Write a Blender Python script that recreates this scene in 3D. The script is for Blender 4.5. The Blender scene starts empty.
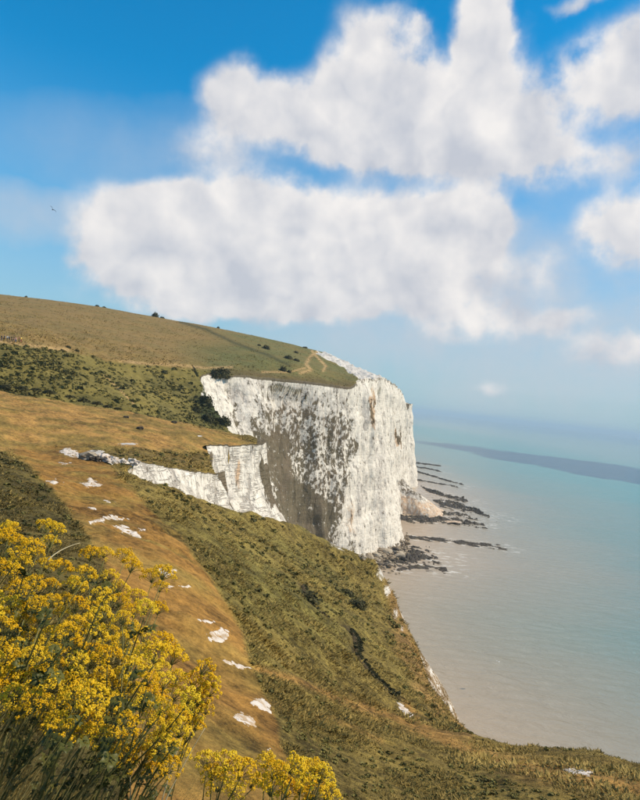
import bpy, bmesh, math, random
import numpy as np
from mathutils import Vector, Matrix

random.seed(7)
rng = np.random.default_rng(11)
R = math.radians
scene = bpy.context.scene

# ------------------------------------------------------------------ camera
EYE = 80.0                      # eye height above the sea
F = 628.0                       # focal length in units of a 640-wide picture
ROLL = R(6.3)
CR, SR = math.cos(ROLL), math.sin(ROLL)
cam_d = bpy.data.cameras.new('camera')
cam_d.sensor_fit = 'HORIZONTAL'
cam_d.sensor_width = 36.0
cam_d.lens = 36.0 * F / 640.0
cam_d.clip_start = 0.05
cam_d.clip_end = 200000.0
cam = bpy.data.objects.new('camera', cam_d)
scene.collection.objects.link(cam)
cam.matrix_world = Matrix.Translation((0, 0, EYE)) @ (
    Matrix.Rotation(R(90), 4, 'X') @ Matrix.Rotation(ROLL, 4, 'Z'))
scene.camera = cam

# ------------------------------------------------------------------ sun, exposure
SUN_AZ, SUN_EL = R(90), R(44)
sun_dir = Vector((math.sin(SUN_AZ) * math.cos(SUN_EL), math.cos(SUN_AZ) * math.cos(SUN_EL), math.sin(SUN_EL)))
sl = bpy.data.lights.new('sun', 'SUN')
sl.energy = 5.0
sl.angle = R(0.5)
sl.color = (1.0, 0.855, 0.63)
so = bpy.data.objects.new('sun', sl)
so.rotation_euler = (-sun_dir).to_track_quat('-Z', 'Y').to_euler()
so.location = (30, -30, 160)
scene.collection.objects.link(so)
vs = scene.view_settings
vs.view_transform = 'Standard'
vs.look = 'None'
vs.exposure = 0.12
vs.gamma = 1.0
vs.use_curve_mapping = False
scene.cycles.max_bounces = 6
scene.cycles.diffuse_bounces = 3
scene.cycles.glossy_bounces = 2
scene.cycles.transmission_bounces = 4
scene.cycles.transparent_max_bounces = 8
scene.cycles.volume_bounces = 0
scene.cycles.use_denoising = True
scene.cycles.sample_clamp_indirect = 4.0


# ------------------------------------------------------------------ node helpers
class X:
    """a socket with arithmetic"""
    def __init__(s, nt, sock): s.nt, s.k = nt, sock
    def _m(s, op, *o, clamp=False):
        n = s.nt.nodes.new('ShaderNodeMath'); n.operation = op; n.use_clamp = clamp
        for i, q in enumerate((s,) + o):
            if isinstance(q, X): s.nt.links.new(q.k, n.inputs[i])
            else: n.inputs[i].default_value = q
        return X(s.nt, n.outputs[0])
    def __add__(s, o): return s._m('ADD', o)
    __radd__ = __add__
    def __sub__(s, o): return s._m('SUBTRACT', o)
    def __rsub__(s, o): return (s * -1.0) + o
    def __mul__(s, o): return s._m('MULTIPLY', o)
    __rmul__ = __mul__
    def __truediv__(s, o): return s._m('DIVIDE', o)
    def max(s, o): return s._m('MAXIMUM', o)
    def min(s, o): return s._m('MINIMUM', o)
    def clamp(s): return s._m('ADD', 0.0, clamp=True)
    def abs(s): return s._m('ABSOLUTE')
    def pow(s, o): return s._m('POWER', o)
    def step(s, a, b):
        n = s.nt.nodes.new('ShaderNodeMapRange'); n.interpolation_type = 'SMOOTHSTEP'
        s.nt.links.new(s.k, n.inputs['Value'])
        n.inputs['From Min'].default_value = a; n.inputs['From Max'].default_value = b
        return X(s.nt, n.outputs['Result'])


def put(nt, sock, v):
    if isinstance(v, X): nt.links.new(v.k, sock)
    elif isinstance(v, (tuple, list)) and len(v) == 3 and sock.type == 'RGBA': sock.default_value = (*v, 1)
    else: sock.default_value = v


def mix(nt, f, a, b, mode='MIX'):
    n = nt.nodes.new('ShaderNodeMix'); n.data_type = 'RGBA'; n.blend_type = mode; n.clamp_factor = True
    put(nt, n.inputs[0], f); put(nt, n.inputs[6], a); put(nt, n.inputs[7], b)
    return X(nt, n.outputs[2])


def noise(nt, vec, scale, detail=4, rough=0.55, dist=0.0, lac=2.0):
    n = nt.nodes.new('ShaderNodeTexNoise'); n.noise_dimensions = '3D'
    put(nt, n.inputs['Vector'], vec)
    n.inputs['Scale'].default_value = scale; n.inputs['Detail'].default_value = detail
    n.inputs['Roughness'].default_value = rough; n.inputs['Distortion'].default_value = dist
    n.inputs['Lacunarity'].default_value = lac
    return X(nt, n.outputs['Fac'])


def voro(nt, vec, scale, feature='F1', rand=1.0):
    n = nt.nodes.new('ShaderNodeTexVoronoi'); n.feature = feature
    put(nt, n.inputs['Vector'], vec); n.inputs['Scale'].default_value = scale
    n.inputs['Randomness'].default_value = rand
    return X(nt, n.outputs['Distance'])


def mapping(nt, vec, scale=(1, 1, 1), rot=(0, 0, 0), loc=(0, 0, 0)):
    n = nt.nodes.new('ShaderNodeMapping')
    put(nt, n.inputs['Vector'], vec)
    n.inputs['Scale'].default_value = scale; n.inputs['Rotation'].default_value = rot
    n.inputs['Location'].default_value = loc
    return X(nt, n.outputs['Vector'])


def attr(nt, name, out='Color'):
    n = nt.nodes.new('ShaderNodeAttribute'); n.attribute_name = name
    return X(nt, n.outputs[out])


def objco(nt):
    n = nt.nodes.new('ShaderNodeTexCoord'); return X(nt, n.outputs['Object'])


def bump(nt, h, strength=0.5, dist=0.1):
    n = nt.nodes.new('ShaderNodeBump')
    n.inputs['Strength'].default_value = strength; n.inputs['Distance'].default_value = dist
    put(nt, n.inputs['Height'], h)
    return X(nt, n.outputs['Normal'])


def rgb(nt, c):
    n = nt.nodes.new('ShaderNodeRGB'); n.outputs[0].default_value = (*c, 1); return X(nt, n.outputs[0])


def material(name):
    m = bpy.data.materials.new(name); m.use_nodes = True
    nt = m.node_tree; nt.nodes.clear()
    b = nt.nodes.new('ShaderNodeBsdfPrincipled'); o = nt.nodes.new('ShaderNodeOutputMaterial')
    nt.links.new(b.outputs[0], o.inputs['Surface'])
    b.inputs['Specular IOR Level'].default_value = 0.15
    b.inputs['Roughness'].default_value = 0.9
    return m, nt, b


# ------------------------------------------------------------------ picture <-> place
def ang(px, py):
    dx, dy = px - 320.0, 400.0 - py
    return (dx * CR - dy * SR) / F, (dx * SR + dy * CR) / F      # tan azimuth, tan elevation


def P(px, py, Y):
    a, e = ang(px, py)
    return np.array((a * Y, Y, EYE + e * Y))


def pix(v):
    """where in the photograph a place is seen (used to read off ground colours and planting)"""
    Y = np.maximum(v[..., 1], 0.05)
    u, w = v[..., 0] / Y * F, (v[..., 2] - EYE) / Y * F
    return np.stack((320 + u * CR + w * SR, 400 - (-u * SR + w * CR)), -1)


# ------------------------------------------------------------------ world: sky and clouds
world = bpy.data.worlds.new('World'); scene.world = world; world.use_nodes = True
nt = world.node_tree; nt.nodes.clear()
wo = nt.nodes.new('ShaderNodeOutputWorld'); bg = nt.nodes.new('ShaderNodeBackground')
nt.links.new(bg.outputs[0], wo.inputs[0])
sky = nt.nodes.new('ShaderNodeTexSky'); sky.sky_type = 'NISHITA'; sky.sun_disc = False
sky.sun_elevation = SUN_EL; sky.sun_rotation = SUN_AZ
sky.air_density = 1.0; sky.dust_density = 0.25; sky.ozone_density = 3.0; sky.altitude = 80
SKYCOL = mix(nt, 1.0, X(nt, sky.outputs[0]), (0.06, 1.02, 1.30), 'MULTIPLY')      # the photograph's azure grade
tc = nt.nodes.new('ShaderNodeTexCoord')
sep = nt.nodes.new('ShaderNodeSeparateXYZ'); nt.links.new(tc.outputs['Generated'], sep.inputs[0])
dx_, dy_, dz_ = (X(nt, sep.outputs[i]) for i in range(3))
az = dx_._m('ARCTAN2', dy_)
el = dz_._m('ARCSINE')
cmb = nt.nodes.new('ShaderNodeCombineXYZ')
nt.links.new(az.k, cmb.inputs[0]); nt.links.new(el.k, cmb.inputs[1])
AE = X(nt, cmb.outputs[0])
# domain warp so that the heaps get curled edges
w1 = noise(nt, AE, 6.0, 3, 0.5) - 0.5
w2 = noise(nt, mapping(nt, AE, loc=(3.1, 1.7, 0.4)), 6.0, 3, 0.5) - 0.5
w3 = noise(nt, mapping(nt, AE, loc=(5.1, 2.7, 1.4)), 22.0, 4, 0.55) - 0.5
azw = az + w1 * 0.09 + w3 * 0.034
elw = el + w2 * 0.075 + w3 * 0.030
# heaps of cloud: where in the sky (picture read-off), half widths, density
heaps = [(150, 242, 78, 50, 1.0), (240, 235, 110, 58, 1.05), (345, 250, 110, 60, 1.05), (440, 240, 70, 48, .95),
         (300, 285, 190, 36, .8), (485, 215, 30, 34, .7), (180, 205, 40, 26, .7), (110, 255, 45, 34, .6),
         (375, 75, 62, 56, 1.0), (330, 115, 70, 45, .95), (250, 105, 50, 34, .75), (405, 130, 90, 48, .95),
         (485, 35, 34, 62, .95), (485, 105, 62, 66, .85), (530, 145, 50, 40, .7), (470, 150, 80, 30, .8),
         (600, 75, 52, 40, .8), (650, 60, 50, 50, .8), (620, 215, 42, 30, .62), (640, 235, 30, 30, .6),
         (215, 150, 60, 22, .30), (470, 318, 60, 22, .62),
         (560, 318, 40, 16, .5), (620, 345, 60, 20, .55), (500, 378, 20, 9, .3), (540, 265, 60, 20, .22),
         (580, 2, 30, 7, .4), (600, 160, 60, 22, .35), (415, 18, 12, 10, .3), (320, 300, 260, 22, .35)]
dens = None; hgt = None
for (cx, cy, rx, ry, dn) in heaps:
    a, e = ang(cx, cy)
    ca, ce = math.atan(a), math.atan(e * math.cos(math.atan(a)))
    ux, uy = (azw - ca), (elw - ce)
    # heaps follow the tilted look of the photograph: rotate axes by the roll
    p = (ux * CR + uy * SR) * (F / rx); q = (uy * CR - ux * SR) * (F / ry)
    d = (1.0 - (p * p + q * q) * 0.62).max(0.0)
    d = (d * d) * dn
    dens = d if dens is None else dens + d
    hgt = d * q if hgt is None else hgt + d * q
SKYCOL = mix(nt, (1.0 - el.step(-0.04, 0.46)) * 0.86, SKYCOL, (3.2, 3.8, 4.25))      # pale air low over the sea
# the rest of the sky carries the same broken cumulus
far_n = (noise(nt, mapping(nt, AE, scale=(1, 1.8, 1)), 3.3, 3, .5) - 0.5) * 2.6
side = (az.abs() - 0.62).step(0.0, 0.25).max((el - 0.66).step(0.0, 0.2))
dens = dens + (far_n.max(0.0) * side * (el.step(0.02, 0.18)))
def heap_noise(v):
    return noise(nt, v, 7.0, 8, 0.58) * 0.7 + (1.0 - (noise(nt, v, 11.0, 6, 0.55) - 0.5).abs() * 3.2) * 0.3


def heap_soft(v):
    return noise(nt, v, 4.6, 4, 0.5) * 0.65 + (1.0 - (noise(nt, v, 8.0, 3, 0.45) - 0.5).abs() * 3.2) * 0.35


fb = heap_noise(AE)
sunward = mapping(nt, AE, loc=(-0.040, -0.030, 0))           # the same heaps, a little nearer the sun
puff = ((heap_soft(AE) - heap_soft(sunward)) * 2.2 + (fb - heap_noise(mapping(nt, AE, loc=(-0.012, -0.014, 0)))) * 0.9 + 0.50 + (hgt / (dens + 0.05)) * 0.30).clamp()
body = dens + (fb - 0.51) * 2.2 * (dens * 2.2).clamp()
alpha = body.step(0.0, 0.75)
# thin veils low over the sea and between the heaps
veil = None
for (cx, cy, rx, ry, dn) in [(500, 285, 150, 70, .8), (570, 350, 170, 70, .85), (410, 335, 150, 40, .75), (170, 155, 150, 38, .32), (600, 170, 80, 70, .4), (20, 214, 130, 20, .55), (420, 200, 120, 40, .4)]:
    a, e = ang(cx, cy); ca, ce = math.atan(a), math.atan(e * math.cos(math.atan(a)))
    ux, uy = (azw - ca), (elw - ce)
    p = (ux * CR + uy * SR) * (F / rx); q = (uy * CR - ux * SR) * (F / ry)
    d = (1.0 - (p * p + q * q) * 0.62).max(0.0) * dn
    veil = d if veil is None else veil.max(d)
veil = (veil * (fb * 1.6)).clamp()
ccol = mix(nt, puff, (4.25, 4.4, 4.85), (7.0, 6.7, 6.45))
sc = mix(nt, veil * 0.8, SKYCOL, (4.4, 4.6, 5.0))
sc = mix(nt, alpha * 0.96, sc, ccol)
put(nt, bg.inputs['Color'], sc)
bg.inputs['Strength'].default_value = 0.125
world.cycles.sampling_method = 'MANUAL'; world.cycles.sample_map_resolution = 512


# ------------------------------------------------------------------ numpy noise
_perm = np.random.default_rng(3).permutation(256).astype(np.int64)
_perm = np.concatenate((_perm, _perm, _perm))
_g = np.random.default_rng(5).normal(size=(256, 3)); _g /= np.linalg.norm(_g, axis=1)[:, None]


def perlin(p):
    i = np.floor(p).astype(np.int64); f = p - i; i &= 255
    u = f * f * f * (f * (f * 6 - 15) + 10)
    def gr(dx, dy, dz):
        h = _perm[_perm[_perm[i[:, 0] + dx] + i[:, 1] + dy] + i[:, 2] + dz] & 255
        return (_g[h] * (f - np.array((dx, dy, dz)))).sum(1)
    def lp(a, b, t): return a + t * (b - a)
    x, y, z = u[:, 0], u[:, 1], u[:, 2]
    return lp(lp(lp(gr(0, 0, 0), gr(1, 0, 0), x), lp(gr(0, 1, 0), gr(1, 1, 0), x), y),
              lp(lp(gr(0, 0, 1), gr(1, 0, 1), x), lp(gr(0, 1, 1), gr(1, 1, 1), x), y), z) * 1.6


def fbm(p, scale, octv=4, gain=0.5, off=0.0):
    p = np.asarray(p, float).reshape(-1, 3) * scale + off + 100.37
    s = np.zeros(len(p)); a = 1.0
    for _ in range(octv):
        s += a * perlin(p); p = p * 2.03 + 17.7; a *= gain
    return s


def sstep(x, a, b):
    t = np.clip((x - a) / (b - a), 0, 1); return t * t * (3 - 2 * t)


def seg_dist(q, pts, closed=False):
    """distance from points q (n,2) to a polyline"""
    q = np.asarray(q, float); d = np.full(len(q), 1e18)
    n = len(pts)
    for i in range(n if closed else n - 1):
        a = np.array(pts[i], float); b = np.array(pts[(i + 1) % n], float); ab = b - a
        t = np.clip(((q - a) @ ab) / max(ab @ ab, 1e-12), 0, 1)
        d = np.minimum(d, ((q - a - t[:, None] * ab) ** 2).sum(1))
    return np.sqrt(d)


def inside(q, poly):
    c = np.zeros(len(q), bool); n = len(poly)
    for i in range(n):
        x1, y1 = poly[i]; x2, y2 = poly[(i + 1) % n]
        if y1 == y2: continue
        cond = ((y1 > q[:, 1]) != (y2 > q[:, 1])) & (q[:, 0] < (x2 - x1) * (q[:, 1] - y1) / (y2 - y1) + x1)
        c ^= cond
    return c


def sdf(q, poly):
    d = seg_dist(q, poly, True)
    return np.where(inside(q, poly), d, -d)        # positive inside


class TPS:
    def __init__(s, xy, v, lam=1e-4):
        s.x = np.array(xy, float); n = len(s.x)
        K = s.k(s.x, s.x) + lam * np.eye(n); Pm = np.c_[np.ones(n), s.x]
        A = np.block([[K, Pm], [Pm.T, np.zeros((3, 3))]])
        w = np.linalg.solve(A, np.r_[np.array(v, float), 0, 0, 0]); s.w, s.c = w[:n], w[n:]
    @staticmethod
    def k(a, b):
        r2 = ((a[:, None] - b[None]) ** 2).sum(-1)
        return 0.5 * r2 * np.log(r2 + 1e-12)
    def __call__(s, q):
        q = np.asarray(q, float); out = np.empty(len(q))
        for i in range(0, len(q), 40000):
            z = q[i:i + 40000]
            out[i:i + 40000] = s.k(z, s.x) @ s.w + s.c[0] + z @ s.c[1:]
        return out


# ------------------------------------------------------------------ object helpers
def make_mesh(name, verts, faces, mats=(), smooth=True, attrs=None, mat_idx=None):
    me = bpy.data.meshes.new(name)
    verts = np.ascontiguousarray(verts, np.float32)
    if isinstance(faces, np.ndarray):
        nf, k = faces.shape
        me.vertices.add(len(verts)); me.vertices.foreach_set('co', verts.ravel())
        me.loops.add(nf * k); me.loops.foreach_set('vertex_index', faces.astype(np.int32).ravel())
        me.polygons.add(nf); me.polygons.foreach_set('loop_start', np.arange(0, nf * k, k, dtype=np.int32))
        me.update(calc_edges=True)
    else:
        me.from_pydata([tuple(map(float, v)) for v in verts], [], [tuple(map(int, f)) for f in faces]); me.update()
    for m in mats: me.materials.append(m)
    me.polygons.foreach_set('use_smooth', np.full(len(me.polygons), smooth, bool))
    if mat_idx is not None: me.polygons.foreach_set('material_index', np.asarray(mat_idx, np.int32))
    for k, v in (attrs or {}).items():
        v = np.asarray(v, np.float32)
        if v.ndim == 1:
            at = me.attributes.new(k, 'FLOAT', 'POINT'); at.data.foreach_set('value', v)
        else:
            at = me.attributes.new(k, 'FLOAT_COLOR', 'POINT')
            at.data.foreach_set('color', np.c_[v, np.ones(len(v), np.float32)].astype(np.float32).ravel())
    me.validate()
    return me


def link(name, data, parent=None, label=None, cat=None, group=None, kind=None, loc=None):
    o = bpy.data.objects.new(name, data); scene.collection.objects.link(o)
    if parent is not None: o.parent = parent
    if label: o['label'] = label
    if cat: o['category'] = cat
    if group: o['group'] = group
    if kind: o['kind'] = kind
    if loc is not None: o.location = loc
    return o


def grid_faces(nr, nc):
    i = np.arange(nr - 1)[:, None] * nc + np.arange(nc - 1)[None]
    i = i.ravel()
    return np.stack((i, i + 1, i + nc + 1, i + nc), 1)


def tube(path, rad, sides=6, cap=True):
    path = np.asarray(path, float); n = len(path)
    rad = np.full(n, rad) if np.isscalar(rad) else np.asarray(rad, float)
    t = np.gradient(path, axis=0); t /= np.linalg.norm(t, axis=1)[:, None] + 1e-12
    up = np.array((0.31, 0.2, 0.93)); V = []; Fc = []
    for k in range(n):
        a = np.cross(t[k], up)
        if np.linalg.norm(a) < 1e-3: a = np.cross(t[k], (1, 0, 0))
        a /= np.linalg.norm(a); b = np.cross(t[k], a)
        for s in range(sides):
            w = 2 * math.pi * s / sides
            V.append(path[k] + rad[k] * (math.cos(w) * a + math.sin(w) * b))
    for k in range(n - 1):
        for s in range(sides):
            s2 = (s + 1) % sides
            Fc.append((k * sides + s, k * sides + s2, (k + 1) * sides + s2, (k + 1) * sides + s))
    if cap:
        Fc.append(tuple(range(sides))[::-1]); Fc.append(tuple((n - 1) * sides + s for s in range(sides)))
    return np.array(V), Fc


def merge(parts):
    V = []; Fc = []; o = 0
    for v, f in parts:
        V.append(np.asarray(v)); Fc += [tuple(i + o for i in t) for t in f]; o += len(v)
    return np.concatenate(V), Fc


# ================================================================== materials
def land_material():
    m, nt, b = material('turf')
    co = objco(nt)
    col = attr(nt, 'col')
    ch = attr(nt, 'chalk', 'Fac'); rgh = attr(nt, 'grain', 'Fac')      # grain: pattern scale of the sward
    n1 = noise(nt, co, 2.2, 6, 0.65); n2 = noise(nt, co, 0.35, 5, 0.6); n3 = noise(nt, co, 9.0, 4, 0.7)
    n4 = noise(nt, co, 0.07, 4, .55)
    f = (n1 - 0.5) * 1.7 + (n2 - 0.5) * 1.3 + (n3 - 0.5) * 0.9 + (n4 - .5) * .7
    k = (f * rgh + 1.0).max(0.3)
    sc_ = nt.nodes.new('ShaderNodeVectorMath'); sc_.operation = 'SCALE'
    nt.links.new(col.k, sc_.inputs[0]); nt.links.new(k.k, sc_.inputs['Scale'])
    c = X(nt, sc_.outputs[0])
    c = mix(nt, (n2 - 0.5).step(0.02, 0.25) * 0.35, c, mix(nt, 0.5, c, (0.20, 0.16, 0.05)))
    c = mix(nt, (n4 - 0.5).step(0.02, 0.2) * 0.3, c, mix(nt, 0.45, c, (0.16, 0.085, 0.022)))
    chm = (ch + (n1 - 0.5) * 0.7 + (n2 - .5) * .5).step(0.45, 0.62)
    chc = mix(nt, (n3 * .5 + n2 * 1.6 - .55).clamp(), (0.30, 0.265, 0.23), (0.70, 0.66, 0.62))
    put(nt, b.inputs['Base Color'], mix(nt, chm, c, chc))
    h = n1 * 0.5 + n3 * 0.3 + n2
    put(nt, b.inputs['Normal'], bump(nt, h, 0.75, 0.22))
    return m


def cliff_material():
    m, nt, b = material('chalk_face')
    co = objco(nt)
    veg = attr(nt, 'veg', 'Fac'); st = attr(nt, 'stain', 'Fac'); gy = attr(nt, 'grime_shade', 'Fac')
    fine = noise(nt, co, 0.9, 6, 0.65); mid = noise(nt, co, 0.22, 6, 0.62, 0.4); big = noise(nt, co, 0.05, 4, 0.6)
    streak = noise(nt, mapping(nt, co, scale=(1, 1, 0.11)), 0.55, 5, 0.62)
    speck = noise(nt, mapping(nt, co, scale=(1, 1, 0.7), loc=(9, 4, 2)), 0.62, 5, 0.68)
    bed = noise(nt, mapping(nt, co, scale=(0.03, 0.03, 1.0)), 0.9, 4, 0.6)
    c = mix(nt, (fine * 1.6 - .3).clamp(), (0.56, 0.50, 0.43), (0.82, 0.755, 0.67))
    c = mix(nt, (streak - 0.5).step(0.0, 0.2) * (gy * 0.7 + 0.16), c, (0.38, 0.335, 0.29))
    c = mix(nt, (big - 0.5).step(0.0, 0.2) * 0.35, c, (0.50, 0.44, 0.38))
    c = mix(nt, (bed - 0.5).step(0.05, 0.16) * 0.22, c, (0.48, 0.43, 0.38))
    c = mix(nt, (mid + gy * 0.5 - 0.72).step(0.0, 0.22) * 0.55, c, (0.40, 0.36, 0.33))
    c = mix(nt, (st + (streak - 0.5) * 1.3 + (fine - .5) * .5).step(0.42, 0.8) * 0.8, c, mix(nt, fine, (0.42, 0.22, 0.09), (0.62, 0.42, 0.26)))
    blk = attr(nt, 'block', 'Fac')
    bl = (noise(nt, mapping(nt, co, scale=(.10, .10, 1)), 0.75, 3, .6) - .5).abs(); vl = (noise(nt, mapping(nt, co, scale=(1, 1, .16)), 0.75, 4, .6) - .5).abs()
    cr2 = voro(nt, mapping(nt, co, scale=(1, 1, .30), loc=(3, 1, 7)), 0.16, 'DISTANCE_TO_EDGE')
    crk = ((1.0 - bl.step(.004, .028)) * (speck - .40).step(0, .12)).max((1.0 - vl.step(.003, .022)) * (mid - .42).step(0, .12)) * blk
    crk = crk.max((1.0 - (cr2 + (fine - .5) * .16).step(0.0, 0.06)) * .75 * (mid - .38).step(0.0, .2))
    c = mix(nt, crk * .8, c, (0.24, 0.20, 0.165))
    # clinging plants: denser where the face is less steep
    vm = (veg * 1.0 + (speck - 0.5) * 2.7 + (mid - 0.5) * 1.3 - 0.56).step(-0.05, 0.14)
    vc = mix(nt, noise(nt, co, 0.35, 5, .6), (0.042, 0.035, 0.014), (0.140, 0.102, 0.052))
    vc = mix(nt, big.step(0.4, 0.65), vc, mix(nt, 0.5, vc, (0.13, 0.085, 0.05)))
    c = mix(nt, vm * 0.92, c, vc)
    put(nt, b.inputs['Base Color'], c)
    h = fine * 0.45 + mid * 0.35 + streak * 1.2 + bed * 0.35 + vm * 0.3 - crk * .5
    put(nt, b.inputs['Normal'], bump(nt, h, 0.7, 1.0))
    return m


def leafy_material(name, c1, c2, var=1.0, scale=30.0):
    m, nt, b = material(name)
    co = objco(nt); t = attr(nt, 'tint', 'Fac')
    n = noise(nt, co, scale, 3)
    c = mix(nt, (t * var + (n - 0.5) * 0.5).clamp(), c1, c2)
    put(nt, b.inputs['Base Color'], c)
    b.inputs['Roughness'].default_value = 0.65
    return m


M_LAND = land_material()
M_CLIFF = cliff_material()
M_TUFT = leafy_material('rough_grass', (0.050, 0.038, 0.010), (0.33, 0.23, 0.062), 1.0, 0.8)
M_SCRUB = leafy_material('scrub_leaves', (0.020, 0.022, 0.008), (0.075, 0.066, 0.022), 1.0, 0.8)

# ================================================================== SEA
COAST = [(20, -400), (24, -50), (30, 40), (38, 120), (20, 160), (-5, 200), (0, 270), (36, 336), (52, 361), (66, 454),
         (84, 525), (102, 633), (80, 760), (60, 1200), (40, 3000)]
lnr = np.concatenate((np.linspace(math.log(25), math.log(280), 60)[:-1], np.linspace(math.log(280), math.log(900), 240)[:-1], np.linspace(math.log(900), math.log(46000), 110)))
aa = np.concatenate((np.linspace(-1.45, -0.25, 40), np.linspace(-0.2, 0.8, 300), np.linspace(.82, 1.5, 30)))
LL, AA = np.meshgrid(lnr, aa, indexing='ij')
sx, sy = np.exp(LL) * np.sin(AA), np.exp(LL) * np.cos(AA)
sea_v = np.stack((sx, sy, np.zeros_like(sx)), -1).reshape(-1, 3)
coast_d = seg_dist(sea_v[:, :2], COAST)
def sea_pt(px, py):
    a, e = ang(px, py); Y = EYE / -e
    return np.array((a * Y, Y))


reefs = [  # centre line in the picture, half width in metres along the view, ruggedness, label
    ([(410, 462), (424, 464), (441, 466)], 7, 'thin dark rock ledge farthest out along the shore'),
    ([(410, 466), (430, 469), (442, 472)], 7, 'short dark rock ledge second farthest along the shore'),
    ([(414, 471), (432, 476), (452, 482), (464, 485)], 8, 'slanting dark reef reaching out beside the far headland'),
    ([(416, 480), (430, 482), (446, 485), (458, 487)], 5, 'narrow dark ledge between two wider reefs off the far headland'),
    ([(424, 489), (440, 494), (455, 498), (467, 500)], 13, 'broad dark reef just beyond the tip of the rockfall mound'),
    ([(436, 503), (455, 505), (472, 510), (487, 515)], 19, 'widest dark reef running seaward from the rockfall mound tip'),
    ([(397, 517), (420, 520), (445, 520), (470, 523), (483, 524)], 10, 'long dark reef skirting the foot of the rockfall mound'),
    ([(406, 537), (430, 539), (455, 542), (480, 545), (506, 548)], 4.2, 'long thin dark reef ending in a foam streak'),
    ([(392, 556), (405, 557), (420, 556), (436, 556)], 13, 'dark boulder reef against the foot of the nearest chalk buttress'),
    ([(396, 567), (415, 567), (432, 568), (448, 571)], 4.0, 'scattered dark rocks nearest the camera in the shallows'),
    ([(386, 562), (398, 561), (410, 562), (426, 563)], 8, 'dark rock shelf between the rubble and the nearest scattered rocks'),
    ([(412, 510), (430, 512), (450, 514), (470, 517)], 8, 'dark rock shelf in front of the mound tip between two long reefs'),
]
surf = np.zeros(len(sea_v))
for pts, hw, lab in reefs:
    dd = seg_dist(sea_v[:, :2], [sea_pt(*p) for p in pts]); surf = np.maximum(surf, np.exp(-(np.maximum(dd - hw, 0) / 9) ** 2))
m, nt, b = material('sea_water')
co = objco(nt)
cd = attr(nt, 'offshore', 'Fac')
warp = noise(nt, mapping(nt, co, scale=(0.6, 1.6, 1)), 0.0035, 4, .55) - 0.5
warp2 = noise(nt, mapping(nt, co, scale=(0.35, 1.5, 1)), 0.012, 4, .6) - 0.5
d = cd + (warp * 170.0 + warp2 * 45.0) * cd.step(5.0, 160.0)
c = mix(nt, d.step(8.0, 80.0), (0.37, 0.285, 0.20), (0.27, 0.24, 0.18))
c = mix(nt, d.step(50.0, 170.0), c, (0.155, 0.225, 0.195))
c = mix(nt, d.step(120.0, 400.0), c, (0.065, 0.235, 0.225))
c = mix(nt, d.step(450.0, 1000.0), c, (0.155, 0.265, 0.25))
c = mix(nt, d.step(1500.0, 5000.0), c, (0.08, 0.20, 0.25))
foam_n = noise(nt, mapping(nt, co, scale=(0.5, 1.0, 1)), 0.25, 6, 0.7)
fm = (foam_n - 0.5).step(0.15, 0.24) * (1.0 - cd.step(20.0, 60.0)) * 0.55
fm = fm.max((foam_n - 0.5).step(0.02, 0.14) * attr(nt, 'surf', 'Fac') * 0.75)
c = mix(nt, fm, c, (0.7, 0.67, 0.62))
put(nt, b.inputs['Base Color'], c)
b.inputs['Roughness'].default_value = 0.2
b.inputs['Specular IOR Level'].default_value = 0.25
wv = noise(nt, mapping(nt, co, scale=(0.42, 1.0, 1), rot=(0, 0, R(-24))), 0.28, 5, 0.62, 0.5)
wv2 = noise(nt, mapping(nt, co, scale=(0.5, 1.0, 1), rot=(0, 0, R(-18))), 0.05, 4, 0.55)
put(nt, b.inputs['Normal'], bump(nt, wv + wv2 * 1.6, 0.65, 1.1))
sea = link('sea', make_mesh('sea', sea_v, grid_faces(*sx.shape)[:, ::-1], [m], True, {'offshore': coast_d, 'surf': surf}), kind='structure')

# ================================================================== NEAR HEADLAND
def T(px, py, Y):               # read a control point off: (tan azimuth, ln Y) -> ln(drop below the eye)
    a, e = ang(px, py)
    return (a, Y, -e * Y)


near_ctl = [(-1.0, .4, 1.6), (-.3, .4, 1.6), (.3, .4, 1.65), (1.0, .4, 1.65), (-1.0, 1.2, 1.5), (-.4, 1.2, 1.55), (0, 1.2, 1.75), (.6, 1.2, 1.75),
            (-.7, 2, 1.75), (-.3, 2, 1.95), (.1, 2, 2.2), (.6, 2, 2.2), (-.7, 4, 2.7), (0, 4, 3.7), (.6, 4, 3.8),
            (-.6, 9.5, 4.5), (.55, 9.5, 7.0), (-.9, 20, 4.6), (.9, 20, 11), (-.9, 60, 6.2), (-.9, 110, 5.5)]
near_ctl += [T(*q) for q in [
    (250, 790, 9.5), (300, 780, 11), (140, 540, 29.6), (190, 600, 21), (225, 680, 15.5), (100, 490, 48), (60, 460, 70), (20, 440, 84), (0, 420, 92),
    (140, 465, 78), (235, 441, 127), (0, 392, 128), (100, 410, 128), (160, 425, 123), (0, 540, 20), (0, 470, 42), (0, 600, 13), (50, 500, 38),
    (300, 600, 48), (350, 700, 29), (265, 680, 17), (400, 780, 14), (500, 752, 21), (600, 780, 16.3), (640, 771, 19), (640, 800, 15.6),
    (455, 726, 36), (430, 690, 49), (400, 620, 83), (375, 560, 139), (340, 552, 122), (295, 535, 106), (228, 512, 83), (150, 482, 63),
    (230, 540, 58), (180, 510, 52), (530, 750, 26), (320, 650, 38), (370, 600, 92), (300, 550, 92), (210, 446, 114), (258, 444, 127)]]
NEAR = TPS([(2.0 * a, math.log(Y)) for a, Y, d_ in near_ctl], [math.log(d_) for a, Y, d_ in near_ctl], 1e-3)

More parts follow.
